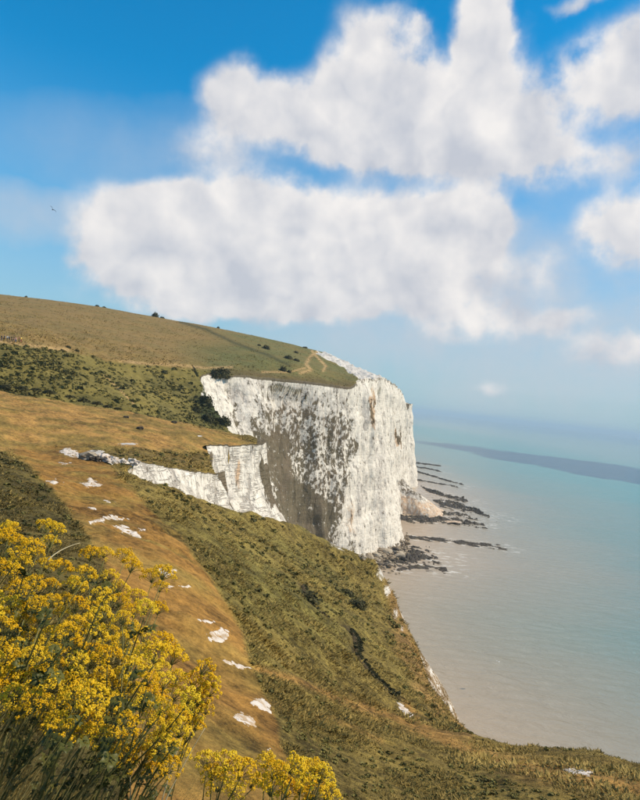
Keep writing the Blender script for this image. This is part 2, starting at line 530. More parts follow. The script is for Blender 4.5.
edge_sea = [(16, 0), (13.5, 10), (11.6, 19), (10.6, 27), (10.0, 36), (11.0, 49), (13.6, 83), (16, 139)]
edge_gully = [(16, 139), (7.2, 123), (-1.7, 107), (-10.6, 83.5), (-16.8, 62.5), (-20.2, 66)]
edge_small = [(-20.2, 66), (-22, 79), (-18.5, 87), (-15, 97), (-19, 112), (-11.7, 126), (-13, 140)]
edge_far = [(-13, 140), (-24, 138), (-42, 133), (-68, 129), (-140, 124)]
near_poly = edge_sea + edge_gully[1:] + edge_small[1:] + edge_far[1:] + [(-400, 124), (-400, -50), (16, -50)]
groove = [(303, 583), (312, 605), (330, 618), (352, 628), (357, 640), (358, 655), (372, 672), (388, 684), (396, 692)]


def near_z(X_, Y_, rough=True):
    Yc = np.maximum(Y_, 0.3)
    q = np.stack((2.0 * np.clip(X_ / Yc, -1.15, 1.15), np.log(Yc)), 1)
    z = EYE - np.exp(np.clip(NEAR(q), 0.2, 4.3))
    xy = np.stack((X_, Y_), 1)
    ins = inside(xy, near_poly)
    p3 = np.stack((X_, Y_, np.zeros_like(X_)), 1)
    drop = np.full(len(X_), 1e9)
    wob = fbm(p3, 0.09, 4) * 1.6
    for pts, s1, s0 in ((edge_sea, 1.75, 1.0), (edge_gully, 1.0, .6), (edge_small, 16.0, .5), (edge_far, 0.55, 0.4)):
        dd = seg_dist(xy, pts)
        dd = np.maximum(dd + np.minimum(wob, 0.8 * dd), 0)
        dr = s1 * dd * (dd / (dd + s0))
        if pts is edge_far: dr = np.where(X_ > -13.5, 1e9, dr)
        drop = np.minimum(drop, dr)
    z = np.where(ins, z, z - drop)
    if rough:
        amp = np.clip(Yc / 30.0, 0.12, 1.0)
        z = z + amp * (0.32 * fbm(p3, 0.22, 4) + 0.10 * fbm(p3, 1.1, 3))
    return np.maximum(z, -3.0)


# groove and hollows are carved where they lie on the ground
def hit_near(px, py, zf=None, Y0=3.0, Y1=170.0):
    a, e = ang(px, py)
    Y = np.exp(np.linspace(math.log(Y0), math.log(Y1), 700))
    z = near_z(a * Y, Y, False)
    r = (EYE + e * Y) - z
    k = np.where(r < 0)[0]
    k = k[0] if len(k) else len(Y) - 1
    if k > 0:
        t = r[k - 1] / (r[k - 1] - r[k] + 1e-9); Yh = Y[k - 1] + (Y[k] - Y[k - 1]) * min(max(t, 0), 1)
    else: Yh = Y[0]
    return np.array((a * Yh, Yh))


groove_w = [hit_near(*q) for q in groove]
_nz0 = near_z


def near_h(X_, Y_, rough=True):
    z = _nz0(X_, Y_, rough)
    xy = np.stack((X_, Y_), 1)
    dg = seg_dist(xy, groove_w)
    p3 = np.stack((X_, Y_, np.zeros_like(X_)), 1)
    w = 0.7 + 0.2 * fbm(p3, 0.3, 2)
    z = z - 0.30 * np.exp(-(dg / np.maximum(w, .2)) ** 2)
    return z


nc, nr = 620, 600
al = np.linspace(-0.98, 0.98, nc)
# more columns inside the view
al = np.concatenate((np.linspace(-1.1, -0.62, 40)[:-1], np.linspace(-0.62, 0.72, 560), np.linspace(0.72, 1.1, 30)[1:]))
ly = np.concatenate((np.linspace(math.log(0.35), math.log(9), 130)[:-1], np.linspace(math.log(9), math.log(150), 430), np.linspace(math.log(150), math.log(260), 40)[1:]))
LYg, ALg = np.meshgrid(ly, al, indexing='ij')
Yg = np.exp(LYg); Xg = ALg * Yg
nz = near_h(Xg.ravel(), Yg.ravel())
nv = np.stack((Xg.ravel(), Yg.ravel(), nz), 1)
npx = pix(nv)
wobp = np.stack((fbm(nv * (1, 1, 0), .35, 4), fbm(nv * (1, 1, 0), .35, 4, off=50)), 1)
qn = npx + wobp * np.array((4.0, 3.0))

path_poly = [(20, 447), (60, 444), (92, 449), (120, 475), (150, 508), (185, 543), (215, 585), (240, 630), (258, 680), (275, 720), (290, 760), (312, 830),
             (120, 830), (130, 720), (130, 640), (112, 580), (95, 546), (72, 515), (48, 485), (25, 462), (8, 452)]
plat_poly = [(-60, 385), (0, 386), (60, 398), (120, 408), (180, 420), (240, 438), (262, 446), (205, 452), (150, 449), (100, 446), (60, 446), (20, 449), (-60, 456)]
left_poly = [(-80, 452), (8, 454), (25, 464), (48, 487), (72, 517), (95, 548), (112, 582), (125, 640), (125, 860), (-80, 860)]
trail1 = [(258, 668), (300, 682), (345, 700), (390, 716), (430, 734), (470, 750), (520, 766), (580, 776), (640, 790)]
trail2 = [(405, 704), (425, 728), (450, 742)]
trail3 = [(262, 700), (330, 720), (380, 740)]
pm = sstep(sdf(qn, path_poly), -2.5, 3.5)
gm = sstep(sdf(qn, plat_poly), -2, 3)
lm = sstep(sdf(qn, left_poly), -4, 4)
tm = np.maximum.reduce([np.exp(-(seg_dist(qn, trail1) / np.interp(qn[:, 0], [260, 440, 560], [3.5, 6, 14])) ** 2),
                        np.exp(-(seg_dist(qn, trail2) / 5) ** 2), 0.5 * np.exp(-(seg_dist(qn, trail3) / 4) ** 2)])
lo = fbm(nv * (1, 1, 0), 0.05, 4); mi = fbm(nv * (1, 1, 0), .25, 4)
C = lambda *c: np.array(c, float)
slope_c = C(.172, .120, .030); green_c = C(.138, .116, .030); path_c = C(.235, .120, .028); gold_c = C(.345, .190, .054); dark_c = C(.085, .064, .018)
trail_c = C(.27, .140, .038)
def lerp(a, b, t): return a + (b - a) * t[:, None]
col = np.tile(slope_c, (len(nv), 1))
gmask = np.exp(-(((qn[:, 0] - 270) / 120) ** 2 + ((qn[:, 1] - 600) / 90) ** 2))
col = lerp(col, green_c, np.clip(gmask * .8 + .4 * lo, 0, 1))
brown_edge = sstep(sdf(qn, [(380, 560), (400, 590), (420, 640), (480, 740), (440, 740), (415, 690), (395, 650)]), -4, 8)
col = lerp(col, C(.24, .125, .045), brown_edge * .6)
col = lerp(col, dark_c, lm)  # grass left of the path: its shade is put into the colour
col = lerp(col, gold_c * .98, gm)
col = lerp(col, path_c, pm)
olive = C(.16, .115, .028)
col = lerp(col, olive, gm * np.clip(.30 + 1.0 * mi + .6 * lo, 0, .75))
col = lerp(col, olive * 1.1, pm * np.clip(.22 + .9 * mi + .5 * lo, 0, .75))
col = lerp(col, trail_c, tm * .8 * (1 - gm))
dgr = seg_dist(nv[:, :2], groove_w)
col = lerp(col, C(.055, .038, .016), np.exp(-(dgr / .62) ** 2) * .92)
# the hill between the plateau lip and the small cliffs
lip_poly = [(105, 450), (150, 449), (205, 452), (215, 470), (195, 470), (150, 464), (118, 460)]
col = lerp(col, C(.15, .10, .03), sstep(sdf(qn, lip_poly), -2, 3) * .8)
chalk = np.zeros(len(nv))
for (cx, cy, rx, ry) in [(128, 444, 14, 1.4), (96, 452, 12, 3), (200, 436, 4, 1)]:
    chalk = np.maximum(chalk, np.exp(-(((npx[:, 0] - cx) / rx) ** 2 + ((npx[:, 1] - cy) / ry) ** 2)) * .9)
# bare chalk along the sea edge
ce = np.zeros(len(nv))
for (cx, cy, rx, ry, s_) in [(382, 572, 9, 14, 1), (388, 590, 7, 15, .9), (396, 612, 6, 14, .9), (402, 628, 5, 8, .8), (372, 585, 6, 3, .5), (440, 704, 4, 6, .6), (449, 716, 4, 5, .6), (420, 668, 5, 5, .5), (418, 662, 3, 4, .6)]:
    ce = np.maximum(ce, s_ * np.exp(-(((npx[:, 0] - cx) / rx) ** 2 + ((npx[:, 1] - cy) / ry) ** 2)))
chalk = np.maximum(chalk, ce * .62)
# everything that has rolled over the edge is broken chalk with turf on it
outm = ~inside(nv[:, :2], near_poly)
dsea = seg_dist(nv[:, :2], edge_sea)
chalk = np.where(outm & (dsea < 60) & (nv[:, 0] > 5), np.maximum(chalk, sstep(dsea, 2.0, 9.0) * np.interp(nv[:, 1], [60, 110], [.10, .5])), chalk)
grain = np.full(len(nv), 2.1); grain = grain - .35 * pm - .6 * gm
fc = grid_faces(*Yg.shape)[:, ::-1]
d_sm = seg_dist(nv[:, :2], edge_small); d_gu = seg_dist(nv[:, :2], edge_gully); d_fr = seg_dist(nv[:, :2], edge_far)
gone = outm & (d_sm > .35) & (d_sm < d_gu) & (d_sm < d_fr) & (d_sm < 14) & (nv[:, 1] > 70)
fc = fc[~gone[fc].any(1)]
pth = (pm[fc].mean(1) > .5)
plt_ = (gm[fc].mean(1) > .5) & ~pth


def sub(name, sel, mat, kind='structure', **kw):
    f = fc[sel]; u, inv = np.unique(f, return_inverse=True)
    me = make_mesh(name, nv[u], inv.reshape(f.shape), [mat], True, {'col': col[u], 'chalk': chalk[u], 'grain': grain[u]})
    return link(name, me, kind=kind, **kw)


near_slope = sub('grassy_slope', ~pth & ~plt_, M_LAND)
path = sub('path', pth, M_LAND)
plateau = sub('grass_plateau', plt_, M_LAND)
# the bank the photographer stands on, behind the lens
bx, by = np.meshgrid(np.linspace(-30, 16, 47), np.linspace(-30, 0.345, 31), indexing='ij')
bz = EYE - 1.6 + 0.15 * fbm(np.stack((bx.ravel(), by.ravel(), 0 * bx.ravel()), 1), .3, 3)
bv = np.stack((bx.ravel(), by.ravel(), bz - np.clip(np.abs(bx.ravel()) - 1, 0, 40) * .12), 1)
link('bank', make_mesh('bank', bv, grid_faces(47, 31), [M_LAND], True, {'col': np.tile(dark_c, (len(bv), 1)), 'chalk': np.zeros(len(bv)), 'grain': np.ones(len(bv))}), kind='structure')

# bare chalk showing through the worn path: thin slabs that lie on the ground
m, nt, b = material('trodden_chalk')
co = objco(nt); n = noise(nt, co, 5.0, 5, .65); n2_ = noise(nt, co, 2.6, 5, .65)
c = mix(nt, n, (0.46, 0.38, 0.31), (0.68, 0.63, 0.59))
put(nt, b.inputs['Base Color'], mix(nt, (n2_ - .5).step(-.02, .14) * .75, c, (0.36, 0.23, 0.11)))
put(nt, b.inputs['Normal'], bump(nt, n, .6, .03))
M_PATCH = m
patches = [[(58, 452), (64, 448), (75, 450), (86, 457), (82, 458), (70, 456)], [(80, 484), (87, 482), (90, 477), (95, 481), (103, 485), (96, 487), (88, 488)],
           [(47, 481), (55, 480), (63, 483), (54, 484)], [(101, 501), (110, 501), (118, 504), (109, 504)], [(88, 507), (96, 508), (95, 509.5), (89, 509)],
           [(90, 521), (103, 518), (106, 521), (98, 523), (91, 523)], [(103, 516), (118, 517), (128, 519), (118, 520), (107, 519)],
           [(113, 526), (122, 525), (133, 530), (141, 535), (140, 538), (131, 535), (121, 531)], [(139, 529), (145, 529), (146, 531), (141, 531)],
           [(152, 569), (160, 569), (173, 574), (173, 576), (163, 575)], [(172, 569), (179, 570), (173, 571)], [(180, 586), (189, 586), (191, 588), (183, 588)],
           [(168, 586), (174, 587), (169, 588)], [(196, 619), (204, 620), (216, 622), (206, 623)], [(206, 634), (215, 631), (222, 628), (230, 631), (229, 638), (220, 643), (211, 641), (207, 638)],
           [(218, 660), (226, 659), (236, 663), (249, 668), (238, 668), (228, 665)], [(248, 704), (256, 698), (264, 699), (268, 704), (271, 713), (263, 710), (256, 707)],
           [(233, 715), (243, 712), (252, 718), (256, 727), (247, 725), (238, 721)], [(262, 748), (270, 749), (268, 752)], [(58, 462), (70, 463), (64, 465)],
           [(398, 701), (403, 704), (412, 714), (411, 717), (404, 714), (400, 707)], [(562, 769), (575, 768), (596, 772), (590, 776), (570, 774)]]
_E = (nz.reshape(Yg.shape) - EYE) / Yg


def ground(pxs, Ymin=3.0):
    """points of the near ground that picture positions look at: (n,3)"""
    out = []
    k0 = int(np.searchsorted(np.exp(ly), Ymin))
    for (px, py) in pxs:
        a, e = ang(px, py)
        j = int(np.clip(np.searchsorted(al, a), 1, len(al) - 1)); t = (a - al[j - 1]) / (al[j] - al[j - 1])
        E = _E[k0:, j - 1] * (1 - t) + _E[k0:, j] * t; Yc_ = np.exp(ly[k0:])
        k = np.where(E >= e)[0]; k = int(k[0]) if len(k) else len(E) - 1
        Yh = Yc_[k] if k == 0 else Yc_[k - 1] + (Yc_[k] - Yc_[k - 1]) * np.clip((e - E[k - 1]) / (E[k] - E[k - 1] + 1e-9), 0, 1)
        out.append((a * Yh, Yh, EYE + e * Yh))
    return np.array(out)

for pi, poly in enumerate(patches):
    pc = np.array(poly, float); x0, y0 = pc.min(0) - 2.5; x1, y1 = pc.max(0) + 2.5
    nx_, ny_ = int(np.clip((x1 - x0) * 2.6, 24, 60)), int(np.clip((y1 - y0) * 3.0, 16, 40))
    gx_, gy_ = np.meshgrid(np.linspace(x0, x1, nx_), np.linspace(y0, y1, ny_), indexing='ij')
    q = np.stack((gx_.ravel(), gy_.ravel()), 1); g_ = ground(q)
    e_ = sdf(q + .9 * np.stack((fbm(g_, 1.3, 3), fbm(g_, 1.3, 3, off=9)), 1) * (1.6, .8), pc)
    k = g_[:, 1] / 50.0 + .05; fq = float(np.clip(75 / g_[:, 1].mean(), 1.6, 6))
    g_[:, 2] += .55 * k * (np.clip(e_ * .05, -.25, .06) + .095 * fbm(g_, fq, 4, .65, off=pi) - .012)
    f_ = grid_faces(nx_, ny_); f_ = f_[(e_[f_] > -2.2).all(1)]
    u_, inv_ = np.unique(f_, return_inverse=True)
    link('chalk_patch', make_mesh('chalk_patch', g_[u_], inv_.reshape(f_.shape), [M_PATCH]), parent=path)

# the narrow earth footpath winding down the slope
m, nt, b = material('dark_soil')
n = noise(nt, objco(nt), 3.0, 5, .65); put(nt, b.inputs['Base Color'], mix(nt, n, (0.022, 0.016, 0.008), (0.095, 0.066, 0.030))); put(nt, b.inputs['Normal'], bump(nt, n, .7, .1))
for k0, k1 in ((0, 3), (3, 9)):
    gw = np.array(groove_w)[k0:k1]; L_ = np.r_[0, np.cumsum(np.linalg.norm(np.diff(gw, axis=0), axis=1))]; ss = np.linspace(0, L_[-1], 120)
    cx = np.interp(ss, L_, gw[:, 0]); cy = np.interp(ss, L_, gw[:, 1])
    kern = np.ones(13) / 13; cx = np.convolve(np.pad(cx, 6, 'edge'), kern, 'valid'); cy = np.convolve(np.pad(cy, 6, 'edge'), kern, 'valid')
    tx, ty = np.gradient(cx), np.gradient(cy); tl = np.hypot(tx, ty); wd = (.26 + .10 * fbm(np.stack((cx, cy, 0 * cx), 1), .9, 3)) * np.clip(np.minimum(np.arange(120), 119 - np.arange(120)) / 14, .15, 1)
    cr_ = np.linspace(-1, 1, 7)
    SX = cx[:, None] - (ty / tl * wd)[:, None] * cr_; SY = cy[:, None] + (tx / tl * wd)[:, None] * cr_
    SZ = near_h(SX.ravel(), SY.ravel()) + np.tile(.20 - .16 * cr_ ** 2, 120) + .03 * fbm(np.stack((SX.ravel(), SY.ravel(), 0 * SX.ravel()), 1), 2.5, 3)
    link('footpath', make_mesh('footpath', np.stack((SX.ravel(), SY.ravel(), SZ), 1), grid_faces(120, 7), [m]), kind='structure')

# ================================================================== FAR HILLSIDE
far_ctl = [T(*q) for q in [
    (-60, 392, 136), (0, 393, 140), (60, 405, 146), (120, 416, 152), (200, 437, 165), (240, 446, 178),
    (0, 350, 165), (50, 358, 174), (100, 374, 182), (150, 395, 188), (200, 408, 212),
    (0, 341, 172), (30, 343.5, 178), (60, 349, 188), (110, 361, 210), (150, 364, 228), (195, 369, 244), (215, 375, 250),
    (0, 320, 260), (60, 325, 275), (130, 335, 300), (200, 350, 310), (260, 360, 310), (300, 365, 325), (330, 374, 340),
    (0, 294.5, 420), (50, 300, 424), (100, 307, 430), (155, 317, 440), (220, 328.5, 450), (285, 342.5, 460), (310, 349, 465), (322, 352, 470),
    (240, 375, 260), (280, 379, 284), (320, 384, 304), (350, 385, 330), (358, 378, 350), (345, 373, 385), (325, 358, 425), (345, 366, 430), (362, 371, 432), (372, 374.5, 428),
    (383, 379.5, 455), (393, 385, 500), (402, 395, 560), (398, 398.5, 620), (411, 403.8, 685), (300, 372, 310), (300, 352, 420)]]
far_ctl = [(a, Y, -d_) for a, Y, d_ in far_ctl]          # height over the eye
far_ctl += [(-.52, 520, 50), (-.3, 540, 48), (-.08, 540, 38), (.02, 520, 28), (-.6, 800, 40), (0, 800, 12), (.05, 700, 10), (-.9, 160, 8), (-.9, 420, 52), (-.5, 118, -12), (-.2, 140, -18)]
FAR = TPS([(a * 3.0, 2.2 * math.log(Y)) for a, Y, h in far_ctl], [h for a, Y, h in far_ctl], 1e-3)

cliff_ctl = [  # top (px,py,Y), foot (px,py,Y)
    ((186, 384, 252), (205, 462, 236)),     ((196, 386, 236), (225, 470, 222)), ((207, 379, 244), (240, 480, 226)), ((222, 374.5, 250), (262, 520, 234)), ((243, 376, 260), (275, 545, 250)), ((268, 379, 275), (288, 560, 268)),
    ((300, 383.5, 293), (308, 580, 290)), ((328, 387, 308), (330, 578, 302)), ((348, 389, 322), (352, 572, 312)), ((358, 381, 342), (378, 556, 335)),
    ((370, 375, 368), (396, 549, 361)), ((378, 377, 405), (396, 533, 405)), ((386, 381, 445), (399, 520, 452)), ((390, 384, 480), (401, 510, 495)), ((400, 391, 530), (403, 503, 528)), ((402.5, 394, 560), (406, 497, 575)), ((396, 397, 600), (403, 494, 605)), ((400, 399, 650), (409, 492, 640)),
    ((412, 403.5, 680), (416, 489, 652)), ((409, 402.5, 730), (410, 484, 740)), ((395, 401, 900), (398, 466, 920))]
tops = np.array([P(*t) for t, f_ in cliff_ctl]); feet = np.array([P(*f_) for t, f_ in cliff_ctl]); feet[:, 2] = np.where(np.arange(len(feet)) < 5, feet[:, 2], -2.0)
far_edge = [tuple(t[:2]) for t in tops]
far_poly = far_edge + [(60, 1200), (-900, 1200), (-900, 60), (-8, 60), (-18, 168), (-30, 205)]


def far_h(X_, Y_, rough=True):
    q = np.stack((3.0 * np.clip(X_ / Y_, -1.1, .4), 2.2 * np.log(Y_)), 1)
    h = EYE + FAR(q)
    xy = np.stack((X_, Y_), 1)
    ins = inside(xy, far_poly)
    d_ = seg_dist(xy, far_edge)
    h = np.where(ins, h, h - 40.0 * d_)
    if rough:
        p3 = np.stack((X_, Y_, np.zeros_like(X_)), 1)
        k = np.clip((300 - Y_) / 80, 0.18, 1.0)
        h = h + k * (1.3 * fbm(p3, 0.05, 4) + .5 * fbm(p3, .2, 3))
    return np.maximum(h, -4)


al2 = np.concatenate((np.linspace(-1.0, -.56, 40)[:-1], np.linspace(-.56, .22, 520)))
ly2 = np.concatenate((np.linspace(math.log(118), math.log(480), 380)[:-1], np.linspace(math.log(480), math.log(1100), 60)))
LY2, AL2 = np.meshgrid(ly2, al2, indexing='ij')
Y2 = np.exp(LY2); X2 = AL2 * Y2
fv = np.stack((X2.ravel(), Y2.ravel(), far_h(X2.ravel(), Y2.ravel())), 1)
fpx = pix(fv)
wob2 = np.stack((fbm(fv * (1, 1, 0), .08, 4), fbm(fv * (1, 1, 0), .08, 4, off=50)), 1)
qf = fpx + wob2 * np.array((6, 2.0))
lo = fbm(fv * (1, 1, 0), 0.02, 4); mi = fbm(fv * (1, 1, 0), .09, 4)
hill_c = C(.225, .145, .050); hgreen = C(.125, .118, .038); scrub_c = C(.165, .130, .034); scrub_d = C(.085, .072, .020); trackc = C(.42, .27, .12)
col2 = np.tile(hill_c, (len(fv), 1))
col2 = lerp(col2, hgreen, sstep(qf[:, 0] + 1.2 * (qf[:, 1] - 340) + 25 * lo, 175, 262))
col2 = lerp(col2, C(.17, .125, .04), np.clip(.25 + .9 * mi, 0, .6))
scrub_poly = [(-90, 345), (0, 343), (40, 347), (80, 353), (110, 362), (150, 365), (195, 370), (228, 372), (240, 376), (235, 480), (-90, 480)]
sm = sstep(sdf(qf, scrub_poly), -1.2, 1.5)
col2 = lerp(col2, scrub_c, sm)
col2 = lerp(col2, scrub_d, sm * np.clip(.25 + 1.2 * mi + .8 * lo, 0, .85))
lipm = np.exp(-(seg_dist(qf, [(218, 372), (260, 375), (300, 380), (335, 384), (350, 384)]) / 4) ** 2)
col2 = lerp(col2, C(.10, .07, .028), lipm * .8)
hedge = np.exp(-(seg_dist(fpx, [(180, 322), (205, 329), (235, 343), (270, 356), (290, 366)]) / 1.6) ** 2)
col2 = lerp(col2, C(.045, .045, .016), hedge * .75)
tr = np.maximum.reduce([np.exp(-(seg_dist(fpx, t_) / w_) ** 2) for t_, w_ in
      (([(-60, 336), (0, 341), (25, 344.5), (50, 348), (68, 350)], 1.8), ([(120, 361), (150, 364), (175, 364.5), (205, 368), (232, 367)], 1.2),
       ([(317, 352), (310, 357), (306, 364), (311, 370), (300, 373)], 1.6), ([(312, 351), (318, 358), (326, 366), (323, 371)], 1.3), ([(262, 372), (290, 372), (305, 368)], 1.0), ([(210, 375), (206, 384), (212, 378)], 1.0), ([(104, 375), (120, 390), (135, 405)], .8))])
col2 = lerp(col2, trackc, tr * .8)
bush_m = np.exp(-(((qf[:, 0] - 214) / 18) ** 2 + ((qf[:, 1] - 405) / 26) ** 2))
col2 = lerp(col2, C(.035, .045, .014), np.clip(bush_m * 1.3, 0, .9))
f_rough = 1.8 * fbm(fv, .16, 4, .6)
chalk2 = sstep(sdf(qf * .35 + fpx * .65, [(314, 351), (330, 353.5), (345, 360), (360, 367), (372, 372), (384, 378), (390, 390), (365, 386), (357, 377), (347, 371), (335, 363), (320, 356)]), -1.2, 1.2)
chalk2 = np.maximum(chalk2, .75 * np.exp(-(((fpx[:, 0] - 203) / 3) ** 2 + ((fpx[:, 1] - 394) / 7) ** 2)))
# turf cap of the far headland
capm = sstep(sdf(fpx, [(388, 380), (398, 390), (408, 400), (414, 404), (408, 408), (396, 400), (385, 388)]), -2, 1)
chalk2 = chalk2 * (1 - .0 * capm)
fv[:, 2] += chalk2 * f_rough
grain2 = .55 + .35 * sm
far_fc = grid_faces(*Y2.shape)[:, ::-1]
fgone = ~inside(fv[:, :2], far_poly) & (seg_dist(fv[:, :2], far_edge[1:]) > .35) & (fv[:, 1] > 225) & (fpx[:, 0] > 214)
far_fc = far_fc[~fgone[far_fc].any(1)]
far_hill = link('hillside', make_mesh('hillside', fv, far_fc, [M_LAND], True, {'col': col2, 'chalk': chalk2, 'grain': grain2}), kind='structure')

# ================================================================== CHALK CLIFFS
def catmull(pts, n):
    pts = np.asarray(pts, float); m_ = len(pts)
    s = np.r_[0, np.cumsum(np.linalg.norm(np.diff(pts[:, :2], axis=0), axis=1) ** .75)]
    out = np.empty((n, pts.shape[1])); ss = np.linspace(0, s[-1], n)
    tang = np.gradient(pts, s, axis=0)
    for i, x in enumerate(ss):
        k = min(max(np.searchsorted(s, x) - 1, 0), m_ - 2); h = s[k + 1] - s[k]; t = (x - s[k]) / h
        out[i] = ((2 * t**3 - 3 * t**2 + 1) * pts[k] + (t**3 - 2 * t**2 + t) * h * tang[k] * .7
                  + (-2 * t**3 + 3 * t**2) * pts[k + 1] + (t**3 - t**2) * h * tang[k + 1] * .7)
    return out


def wall(name, top, foot, ns, nt_, amp, masks, bow=0.0, sc_=1.0, lip=3.0, parent=None, terr=None, flare=1.0, inset=0.0, out=0.5, sink=0.0):
    both = catmull(np.c_[top, foot], ns); tp, ft = both[:, :3], both[:, 3:]
    tg = np.gradient(.5 * (tp + ft)[:, :2], axis=0); tg /= np.linalg.norm(tg, axis=1)[:, None]
    nrm = np.c_[tg[:, 1], -tg[:, 0], np.zeros(ns)]                      # outward, right-hand side of the run
    if terr is not None: tp[:, 2] = np.clip(terr(tp[:, 0] - nrm[:, 0] * inset, tp[:, 1] - nrm[:, 1] * inset, True) + .12, tp[:, 2] - 3, tp[:, 2] + 3)
    tp[:, 2] -= sink * np.clip(1 - np.arange(ns) / ns * 26, 0, 1)
    t = np.r_[-.02, np.linspace(0, 1, nt_) ** 1.05]
    tf_ = np.clip(t, 0, 1) ** flare
    V = tp[:, None] * (1 - tf_[None, :, None]) + ft[:, None] * tf_[None, :, None]
    V[..., 2] = tp[:, None, 2] * (1 - t[None]) + ft[:, None, 2] * t[None]
    V[:, 0] = tp - nrm * lip - np.array((0, 0, lip * .6))
    Vf = V.reshape(-1, 3); T_ = np.tile(t, ns); Nf = np.repeat(nrm, len(t), 0)
    q = Vf * np.array((1, 1, .22))
    # fractured planes: knotted zig-zags along the run, different at the top and at the foot, and steps in the bedding
    run = np.r_[0, np.cumsum(np.linalg.norm(np.diff(.5 * (tp + ft)[:, :2], axis=0), axis=1))] * sc_
    S_ = np.repeat(run, len(t)) + 2.5 * fbm(Vf * (1, 1, .4), .05 * sc_, 3)
    def zig(x, seed, lo_, hi_):
        r = np.random.default_rng(seed); k = np.cumsum(r.uniform(lo_, hi_, 400)) - 40
        return np.interp(x, k, r.uniform(-1, 1, 400))
    tc_ = np.clip(T_, 0, 1)
    d_ = amp * (1.1 * ((1 - tc_) * zig(S_, 1, 9, 26) + tc_ * zig(S_ + 4, 2, 9, 26)) + .38 * zig(S_ + .10 * Vf[:, 2] * sc_, 3, 3, 8)
                + .16 * zig(S_ - .15 * Vf[:, 2] * sc_, 5, 1.2, 3.5)
                + .14 * zig(Vf[:, 2] * sc_ + 2 * fbm(Vf, .03 * sc_, 2), 4, 2.5, 7) + .16 * fbm(Vf * (1, 1, .35), .2 * sc_, 4, .6) + .25)
    d_ = d_ * np.clip(T_ * 9, 0.08, 1) + bow * np.sin(np.clip(T_, 0, 1) * math.pi)
    d_ = np.where(T_ < 0, 0, d_)
    Vf = Vf + Nf * (d_ + np.where(T_ < 0, 0, out))[:, None]
    Vf[:, 2] += np.where((T_ >= 0) & (T_ < .02), .3 * amp * zig(S_, 9, 2, 6) * (Vf[:, 1] > 335 if amp > 2 else .25), 0)
    px_ = pix(Vf)
    at = masks(Vf, px_, T_)
    at['veg'] = np.where(T_ < .012, np.where(Vf[:, 1] < 335, 1.25, .55), at['veg'])
    me = make_mesh(name, Vf, grid_faces(ns, len(t)), [M_CLIFF], True, at)
    return link(name, me, kind='structure', parent=parent)


def G(px_, cx, cy, rx, ry): return np.exp(-(((px_[:, 0] - cx) / rx) ** 2 + ((px_[:, 1] - cy) / ry) ** 2))
def SM(px_, poly, s=4): return sstep(sdf(px_, poly), -s, s)


def big_masks(v, px_, t):
    w = np.stack((fbm(v, .06, 4), fbm(v, .06, 4, off=30)), 1); q = px_ + w * np.array((7, 7))
    veg = np.full(len(v), .16)
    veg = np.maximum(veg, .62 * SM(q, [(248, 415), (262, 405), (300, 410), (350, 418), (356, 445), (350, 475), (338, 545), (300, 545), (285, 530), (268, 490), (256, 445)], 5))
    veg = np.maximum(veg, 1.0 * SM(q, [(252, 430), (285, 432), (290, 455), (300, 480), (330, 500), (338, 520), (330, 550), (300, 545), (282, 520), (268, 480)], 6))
    veg = np.maximum(veg, .40 * SM(q, [(245, 380), (290, 385), (348, 392), (350, 420), (300, 415), (250, 410)], 6))
    veg = np.maximum(veg, .8 * G(q, 232, 418, 6, 20))
    veg = np.maximum(veg, .70 * G(q, 347, 440, 7, 24))
    veg = np.maximum(veg, 1.0 * G(q, 373, 414, 3.2, 20))
    veg = np.maximum(veg, 1.05 * G(q, 399, 436, 4, 9))
    veg = np.maximum(veg, 1.3 * SM(q, [(386, 395), (400, 397), (412, 404), (400, 414), (392, 412)], 2) * (v[:, 1] > 560))
    veg = np.maximum(veg, .5 * G(q, 352, 545, 12, 14))
    veg = np.maximum(veg, .35 * G(q, 380, 480, 8, 40))
    veg = np.where((q[:, 0] > 352) & (v[:, 1] > 320), np.where(v[:, 1] > 590, veg, np.minimum(veg, .16 + veg * .75)), veg)
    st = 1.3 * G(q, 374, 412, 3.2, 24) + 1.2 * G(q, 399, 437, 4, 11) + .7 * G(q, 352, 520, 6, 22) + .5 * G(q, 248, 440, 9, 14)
    gr = .25 + .5 * SM(q, [(215, 372), (300, 380), (350, 390), (352, 450), (240, 440)], 10) + .9 * G(q, 366, 412, 4, 22) + .8 * G(q, 380, 475, 8, 45) + .5 * G(q, 360, 500, 6, 40)  # grey grime, plus shade of the receding planes painted in as darker columns
    return {'veg': veg, 'stain': st, 'grime_shade': gr, 'block': np.full(len(v), .25)}


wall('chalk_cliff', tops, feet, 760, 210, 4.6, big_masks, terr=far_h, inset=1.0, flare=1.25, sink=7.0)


def small_masks(v, px_, t):
    w = np.stack((fbm(v, .2, 4), fbm(v, .2, 4, off=30)), 1); q = px_ + w * np.array((3, 3))
    veg = np.full(len(v), .17)
    veg = np.maximum(veg, .95 * SM(q, [(206, 455), (216, 452), (228, 470), (240, 500), (262, 525), (240, 520), (226, 498), (214, 474)], 3) * (v[:, 1] < 112))
    veg = np.maximum(veg, 1.0 * SM(q, [(259, 452), (270, 470), (288, 500), (297, 535), (285, 522), (268, 500), (260, 480)], 2))
    veg = np.maximum(veg, .8 * G(q, 97, 456, 6, 5))
    st = .95 * G(q, 238, 470, 3.5, 13) + .4 * G(q, 240, 490, 5, 10)
    return {'veg': veg, 'stain': st, 'grime_shade': .4 + .4 * G(q, 228, 500, 8, 20), 'block': np.full(len(v), .8)}


